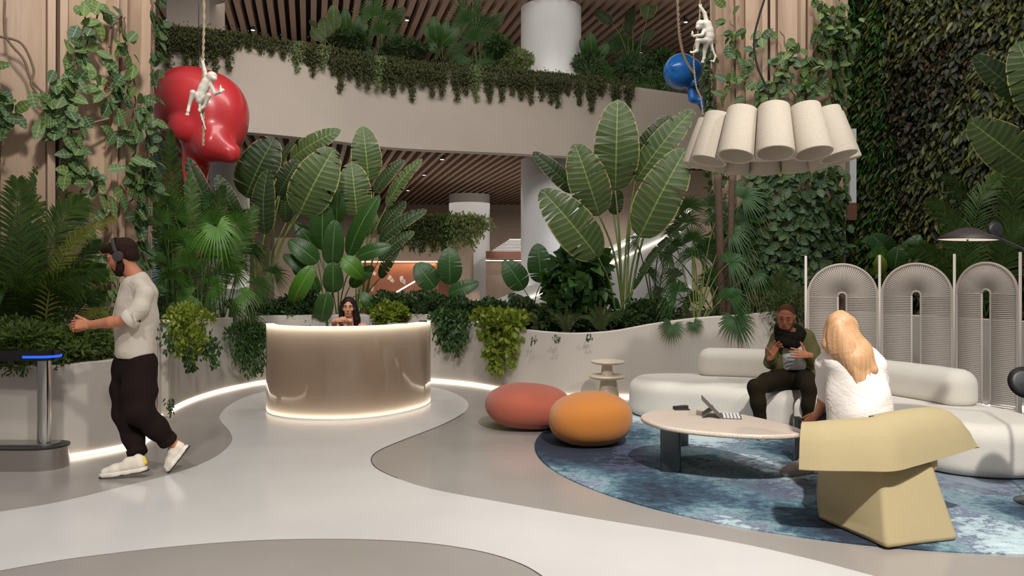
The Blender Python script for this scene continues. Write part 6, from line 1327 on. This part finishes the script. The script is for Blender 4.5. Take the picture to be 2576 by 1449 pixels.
mb = MB(); pts = [q(x, y, -0.03) for x, y in ((307, 712), (299, 740), (290, 775), (285, 800))]; mb.tube(catmull(pts, 6), 0.009, 6).build('placket', M_shirt, sh)
# trousers
S = SDF(0.006)
S.chain([q(336, 892), q(337, 925)], [0.128, 0.134], 0.04)
S.chain([q(356, 915, -0.07), q(352, 980, -0.10), q(352, 1035, -0.13), q(392, 1075, -0.05), q(420, 1105, 0.01)], [0.116, 0.116, 0.100, 0.084, 0.064], 0.04)
S.chain([q(322, 915, 0.07), q(316, 980, 0.06), q(314, 1040, 0.03), q(334, 1100, -0.05), q(344, 1134, -0.09)], [0.112, 0.106, 0.090, 0.077, 0.064], 0.04)
S.half(q(336, 884), (0, 0, 1), 0.006)
a = (q(432, 1118, 0.03)-q(392, 1075, -0.05)).normalized(); S.half(q(423, 1108, 0.015), a, 0.004) if False else None
tr_ = S.build('trousers', M_trouser, wm, (0.007, 19, 'z'), 2)
for c, a, r in ((q(421, 1107, 0.012), q(424, 1110, 0.02)-q(400, 1083, -0.04), 0.068), (q(345, 1137, -0.092), q(346, 1140, -0.1)-q(336, 1106, -0.06), 0.068)):
    Rm = V((0, 0, 1)).rotation_difference(a.normalized()).to_matrix(); MB().lathe([(r*0.95, -0.03), (r*1.06, -0.024), (r*1.08, 0.012), (r*1.0, 0.022), (r*0.75, 0.022)], c, 28, Rm, cap=False).build('turn_up', M_trouser, tr_, True)
fh = Gz(370, 1183); ft_ = Gz(262, 1207); fh.z = 0.002; ft_.z = 0.002
shoe(wm, q(371, 1184, -0.14), V((q(260, 1200, -0.12).x, D0-0.16, 0.004)), (0.05, 0, 1), M_shoe, M_sole, 1.02, M_yellow)
shoe(wm, q(474, 1128, 0.05), V((q(424, 1188, 0).x, D0+0.02, 0.006)), (-0.75, -0.1, 0.45), M_shoe, M_sole, 1.0, M_yellow)
ph = thing('phone', 'black smartphone in the hand of the walking person', 'phone', q(190, 806, -0.12))
MB().box(q(190, 807, -0.11), (0.15, 0.075, 0.009), R=Matrix.Rotation(-0.05, 3, 'Y')@Matrix.Rotation(0.35, 3, 'X')).build('case', M_black, ph, False, bevel=0.003)
MB().box(q(190, 805.2, -0.111), (0.138, 0.066, 0.002), R=Matrix.Rotation(-0.05, 3, 'Y')@Matrix.Rotation(0.35, 3, 'X')).build('screen', M_smoke, ph, False)

# --- receptionist
D0 = 9.62; q = lambda x, y, dd=0.0: W(x, y, D0+dd)
rp = thing('person', 'receptionist with long dark hair sitting behind the glowing desk with folded hands', 'person', (q(882, 0).x, D0, 0))
HR = frame((0.10, -1, -0.04)); HO = q(877, 773); hs = 0.98
H, g = head_sdf(HO, HR, hs, 0.003, neck=([q(882, 808), q(885, 835)], [0.045, 0.06]), fem=True)
B = SDF(0.007)
B.chain([q(882, 838, 0.0), q(882, 880, 0.05), q(882, 935, 0.10)], [0.105, 0.10, 0.12], 0.05); B.chain([q(850, 826, 0.02), q(914, 826, 0.02)], [0.06, 0.06], 0.04)
B.chain([q(912, 824, 0.02), q(918, 858, -0.14), q(890, 830, -0.38), q(874, 808, -0.45)], [0.054, 0.042, 0.034, 0.026], 0.025)
B.chain([q(850, 824, 0.02), q(836, 858, -0.18), q(836, 832, -0.40), q(844, 808, -0.45)], [0.052, 0.042, 0.034, 0.026], 0.025)
h1 = hand_sdf(q(876, 807, -0.46), (-1, -0.18, 0.15), (0.15, -0.45, 0.9), 1, (0.35, 0.4, 0.42, 0.45), 0.04, 0.95, (0.7, 0.4, -0.3), 0.0028)
h2 = hand_sdf(q(845, 807, -0.50), (1, -0.12, 0.30), (-0.15, -0.5, 0.85), -1, (0.4, 0.45, 0.45, 0.5), 0.04, 0.95, (0.7, 0.4, 0.0), 0.0028)
skin_body(rp, M_skin3, [H, h1, h2, B]); face_parts(rp, g, HR, hs, M_hair3, M_lip)
S = SDF(0.007); S.chain([q(882, 848, 0.0), q(882, 900, 0.06), q(882, 940, 0.10)], [0.118, 0.112, 0.132], 0.05); S.build('top', M_blacktop, rp)
S = SDF(0.007)
S.chain([q(868, 935, 0.10), q(866, 945, -0.28), q(866, 1010, -0.30)], [0.10, 0.08, 0.06], 0.04); S.chain([q(896, 935, 0.10), q(898, 945, -0.28), q(898, 1010, -0.30)], [0.10, 0.08, 0.06], 0.04); S.build('trousers', M_blacktop, rp)
S = SDF(0.004); gs = lambda c, r, k=0.015, op=1: S.ell(g(*c), tuple(x*hs for x in r), HR, k, op)
gs((-0.022, 0, 0.040), (0.104, 0.085, 0.092)); gs((-0.04, 0, -0.03), (0.075, 0.085, 0.10), 0.03)
for qq, ln, wd in ((1, 0.36, 1.1), (-1, 0.27, 0.8)):
    for k, (yo, xo) in enumerate(((0.070, 0.03), (0.082, 0.0), (0.086, -0.035), (0.070, -0.065))):
        S.chain([g(xo-0.01, qq*yo*0.85, 0.06), g(xo+0.008, qq*(yo+0.006), -0.03), g(xo+0.006, qq*(yo+0.020*wd), -0.15), g(xo-0.01+0.02*(k == 0), qq*(yo+0.040*wd-0.02*(k == 0)), -0.12-ln*0.75)], [0.022, 0.026, 0.030*wd, 0.018], 0.012)
gs((0.098, 0.003, -0.02), (0.085, 0.052, 0.098), 0.012, -1)
S.build('hair', M_hair3, rp)

# --- seated person in the olive jacket
D0 = 7.78; q = lambda x, y, dd=0.0: W(x, y, D0+dd)
sm = thing('person', 'seated person in an olive jacket and dark scarf gesturing with both hands on the sofa', 'person', (q(1990, 0).x, D0, 0))
HR = frame((-0.42, -0.88, -0.30), (0.08, 0, 1)); HO = q(1977, 797, -0.02); hs = 1.05
H, g = head_sdf(HO, HR, hs, neck=([q(1986, 842, 0.05), q(1992, 870, 0.08)], [0.058, 0.08]))
B = SDF(0.0065)
B.chain([q(1996, 868, 0.10), q(1996, 910, 0.14), q(1995, 945, 0.17)], [0.10, 0.10, 0.10], 0.05)
B.chain([q(1954, 852, 0.09), q(1939, 912, 0.0), q(1939, 892, -0.18)], [0.045, 0.036, 0.028], 0.025); B.chain([q(2032, 850, 0.10), q(2047, 908, 0.02), q(2033, 893, -0.16)], [0.045, 0.036, 0.028], 0.025)
B.chain([q(1904, 990, -0.42), q(1912, 1060, -0.40), q(1914, 1088, -0.38)], [0.06, 0.05, 0.04], 0.03); B.chain([q(2036, 985, -0.36), q(2034, 1060, -0.36), q(2034, 1085, -0.34)], [0.06, 0.05, 0.04], 0.03)
h1 = hand_sdf(q(1940, 894, -0.18), (0.25, -0.35, 0.80), (-0.25, 0.85, 0.45), -1, (0.15, 0.28, 0.36, 0.42), 0.2, 1.08, (0.45, 0.85, -0.15), 0.0025)
h2 = hand_sdf(q(2031, 893, -0.17), (-0.93, -0.18, 0.18), (0.1, -0.95, 0.28), -1, (0.15, 0.22, 0.28, 0.32), 0.12, 1.08, (0.40, 0.9, 0.1), 0.0025)
skin_body(sm, M_skin2, [H, h1, h2, B]); face_parts(sm, g, HR, hs, M_hair1, M_lip, True)
S = SDF(0.003); gs = lambda c, r, k=0.015, op=1: S.ell(g(*c), tuple(x*hs for x in r), HR, k, op)
gs((-0.017, 0, 0.033), (0.0970, 0.0765, 0.0850)); gs((0.10, 0, -0.005), (0.085, 0.12, 0.075), 0.006, -1); gs((0.02, 0, -0.08), (0.13, 0.12, 0.075), 0.01, -1); S.build('hair', M_hair2, sm)
S = SDF(0.0028); gs((0.053, 0, -0.096), (0.0345, 0.038, 0.0260), 0.02)
for qq in (-1, 1): S.chain([g(0.012, qq*0.060, -0.035), g(0.018, qq*0.053, -0.070), g(0.052, qq*0.028, -0.102)], [0.014, 0.0215, 0.021], 0.02); S.chain([g(0.094, qq*0.004, -0.050), g(0.087, qq*0.022, -0.062)], [0.003, 0.004], 0.008)
gs((0.100, 0, -0.063), (0.016, 0.026, 0.014), 0.006, -1); S.build('beard', M_hair2, sm)
S = SDF(0.0055)                                                    # scarf: thick loop around the neck
ring = [q(1987+27*math.cos(a), 836+12*math.sin(a)+5*math.cos(a), 0.06-0.11*math.sin(a)) for a in np.linspace(0, 2*PI, 15)]
S.chain(ring, [0.050]*15, 0.02); ring = [q(1984+23*math.cos(a), 850+15*math.sin(a)+4*math.cos(a), 0.03-0.11*math.sin(a)) for a in np.linspace(0, 2*PI, 15)]; S.chain(ring, [0.044]*15, 0.015)
S.build('scarf', M_scarf, sm, (0.006, 45, 'x'), 1)
S = SDF(0.0065); S.chain([q(1993, 872, 0.06), q(1994, 900, 0.06), q(1995, 938, 0.08)], [0.105, 0.115, 0.118], 0.05); S.half(q(1995, 931), (0, 0, -1), 0.006); S.build('t_shirt', M_tee, sm, (0.006, 30, 'z'), 1)
S = SDF(0.0065)
S.chain([q(1964, 847, 0.12), q(2022, 846, 0.12)], [0.084, 0.080], 0.04); S.chain([q(1970, 862, 0.11), q(1966, 910, 0.11), q(1962, 952, 0.10)], [0.100, 0.100, 0.095], 0.05); S.chain([q(2022, 862, 0.12), q(2028, 910, 0.12), q(2034, 962, 0.08)], [0.100, 0.102, 0.090], 0.05); S.chain([q(1995, 855, 0.18), q(1995, 940, 0.22)], [0.12, 0.12], 0.05)
S.chain([q(1954, 850, 0.09), q(1941, 882, 0.06), q(1938, 913, 0.0), q(1939, 904, -0.10), q(1940, 897, -0.155)], [0.066, 0.060, 0.056, 0.050, 0.042], 0.03)
S.chain([q(2032, 848, 0.10), q(2044, 880, 0.08), q(2047, 910, 0.02), q(2041, 902, -0.08), q(2036, 894, -0.13)], [0.066, 0.062, 0.057, 0.050, 0.042], 0.03)
S.cut(q(1993, 910, -0.12), (0.080, 0.18, 0.34), None, 0.02); S.cut(q(1987, 836, -0.02), (0.075, 0.11, 0.07), None, 0.02)
S.build('jacket', M_jacket, sm, (0.007, 24, 'z'), 2)
S = SDF(0.0065); S.chain([q(1972, 948, 0.12), q(2018, 948, 0.12)], [0.125, 0.125], 0.06)
S.chain([q(1968, 952, 0.06), q(1930, 962, -0.22), q(1903, 975, -0.41), q(1908, 1015, -0.44), q(1914, 1070, -0.42)], [0.105, 0.090, 0.074, 0.064, 0.052], 0.04)
S.chain([q(2020, 952, 0.06), q(2032, 962, -0.20), q(2036, 975, -0.36), q(2034, 1020, -0.39), q(2034, 1075, -0.38)], [0.105, 0.090, 0.074, 0.064, 0.052], 0.04)
S.build('trousers', M_pants2, sm, (0.005, 22, 'z'), 2)
a = q(1920, 1092, -0.36); shoe(sm, V((a.x+0.03, 7.50, RT)), V((a.x-0.07, 7.26, RT+0.002)), (0, 0, 1), M_bootR, M_sole, 1.0, None, True)
a = q(2036, 1092, -0.36); shoe(sm, V((a.x, 7.52, RT)), V((a.x+0.01, 7.25, RT+0.002)), (0, 0, 1), M_bootR, M_sole, 1.0, None, True)

# --- seated person with long blonde hair, seen from behind
D0 = 5.15; q = lambda x, y, dd=0.0: W(x, y, D0+dd)
bw = thing('person', 'person with long blonde hair and white blouse sitting in the armchair, seen from behind', 'person', (q(2150, 0).x, D0, 0))
HR = frame((-0.55, 0.80, -0.20), (0.12, 0.1, 1)); HO = q(2114, 838, 0.10); hs = 0.98
H, g = head_sdf(HO, HR, hs, 0.003, neck=([q(2128, 900, 0.05), q(2135, 925, 0.02)], [0.047, 0.06]), fem=True)
B = SDF(0.0065)
B.chain([q(2140, 925, 0.02), q(2155, 980, -0.02), q(2166, 1050, -0.04), q(2168, 1110, 0.0)], [0.09, 0.10, 0.10, 0.11], 0.04)
B.chain([q(2078, 920, 0.10), q(2073, 990, 0.19), q(2071, 1008, 0.205), q(2056, 1045, 0.40), q(2052, 1052, 0.46)], [0.025, 0.028, 0.036, 0.030, 0.026], 0.02)
B.chain([q(2202, 918, 0.0), q(2220, 1000, 0.12), q(2150, 1060, 0.40)], [0.03, 0.03, 0.028], 0.025)
h1 = hand_sdf(q(2056, 1042, 0.42), (-0.55, 0.35, -0.72), (-0.55, -0.6, 0.35), -1, (0.25, 0.3, 0.35, 0.4), 0.10, 1.0, (0.7, 0.5, -0.3), 0.0025)
skin_body(bw, M_skin3 if False else M_skin1, [H, h1, B]); face_parts(bw, g, HR, hs, M_hair2, M_lip)
S = SDF(0.0034); gs = lambda c, r, k=0.015, op=1: S.ell(g(*c), tuple(x*hs for x in r), HR, k, op)
gs((-0.015, 0, 0.040), (0.108, 0.092, 0.094)); gs((-0.03, 0, -0.03), (0.090, 0.090, 0.11), 0.03); gs((0.115, 0, -0.04), (0.085, 0.07, 0.095), 0.01, -1)
tips = [(2128, 935, 0.0), (2140, 950, -0.07), (2150, 966, -0.12), (2158, 980, -0.15), (2166, 988, -0.16), (2176, 980, -0.16), (2188, 966, -0.15), (2200, 946, -0.12), (2208, 922, -0.07), (2090, 880, 0.0), (2084, 868, 0.06)]
crown = [(2082, 850), (2090, 850), (2096, 845), (2104, 840), (2114, 838), (2124, 838), (2132, 840), (2138, 845), (2144, 850), (2078, 835), (2076, 828)]
TP, CR = catmull([V(t) for t in tips[:9]], 6), catmull([V((x, y, 0)) for x, y in crown[:9]], 6)
S.chain([q(2114, 815, -0.02), q(2122, 860, -0.04), q(2148, 905, -0.09), q(2166, 955, -0.14)], [0.085, 0.082, 0.075, 0.030], 0.04)
S.chain([q(2128, 840, -0.02), q(2160, 885, -0.05), q(2190, 930, -0.10)], [0.075, 0.078, 0.045], 0.04)
S.chain([q(2092, 830, 0.02), q(2088, 868, 0.0), q(2098, 890, -0.02)], [0.05, 0.045, 0.02], 0.03)
rh = random.Random(3)
for i, (t, c) in enumerate(zip(TP, CR)):
    f = i/(len(TP)-1); jx, jy = rh.uniform(-3, 3), rh.uniform(-14, 10)
    a0 = q(2108+12*f, 786, -0.02); a1 = q(2086+54*f, 822-12*math.sin(f*PI)+8, -0.04-0.055*math.sin(f*PI)); md = q(2092+f*88+6*math.sin(f*PI), 880+8*(1-f), -0.055-0.085*math.sin(f*PI)); en = q(t.x+jx, t.y+jy, t.z-0.005)
    P = catmull([a0, a1, md, en], rh.choice((4, 5, 6, 7))); S.chain(P, [0.013]*(len(P)-4)+[0.011, 0.009, 0.006, 0.003], 0.003)
S.build('hair', M_blonde, bw, None, 4)
S = SDF(0.0065)
S.chain([q(2105, 905, 0.04), q(2180, 900, 0.0)], [0.085, 0.08], 0.05); S.chain([q(2140, 915, 0.0), q(2152, 980, -0.03), q(2162, 1040, -0.06), q(2164, 1085, -0.06)], [0.135, 0.135, 0.145, 0.15], 0.06)
S.chain([q(2120, 930, 0.02), q(2130, 1000, 0.0), q(2128, 1070, 0.0)], [0.10, 0.11, 0.115], 0.06); S.chain([q(2180, 930, 0.0), q(2190, 1000, -0.04), q(2196, 1075, -0.04)], [0.105, 0.11, 0.13], 0.06)
S.chain([q(2092, 898, 0.07), q(2076, 916, 0.11), q(2073, 960, 0.16), q(2074, 1005, 0.20)], [0.056, 0.058, 0.052, 0.046], 0.03)
S.chain([q(2186, 898, 0.0), q(2204, 916, -0.01), q(2213, 960, 0.03), q(2222, 1005, 0.12)], [0.056, 0.058, 0.052, 0.046], 0.03)
for k in range(7): S.cap(q(2086+k*7, 892+abs(k-3)*4+(k % 2)*8, 0.015-0.03*k/6), q(2092+k*7, 908+(k % 3)*10, -0.03-0.02*k/6), 0.016, 0.014, 0.006)
S.build('blouse', M_blouse, bw, (0.006, 19, 'z'), 1)
S = SDF(0.0065); S.chain([q(2140, 1100, 0.0), q(2190, 1100, 0.0)], [0.14, 0.14], 0.05)
S.chain([q(2140, 1095, 0.02), q(2090, 1070, 0.35), q(2072, 1058, 0.52), q(2052, 1100, 0.66), q(2030, 1160, 0.74)], [0.115, 0.09, 0.074, 0.062, 0.05], 0.04)
S.chain([q(2190, 1095, 0.02), q(2160, 1072, 0.38), q(2145, 1062, 0.60), q(2130, 1110, 0.72), q(2110, 1160, 0.80)], [0.115, 0.09, 0.074, 0.062, 0.05], 0.04); S.build('jeans', M_jeans, bw, (0.004, 26, 'z'), 2)
S = SDF(0.005)
t0 = Gz(1958, 1203); hl = Gz(2062, 1192); shoe(bw, V((hl.x-0.02, hl.y+0.02, RT)), V((t0.x+0.02, t0.y, RT+0.002)), (0, 0, 1), M_pinkshoe, mat('grey_pink_sole', (168, 152, 150), 0.7), 1.05, None, False, 0.03)
shoe(bw, V((2.40, 6.02, RT)), V((2.18, 6.20, RT+0.002)), (0, 0, 1), M_pinkshoe, M_sole, 1.0, None, False)
for o in bpy.data.objects:
    if o.parent is bw and o.name.startswith('shoe'): pass
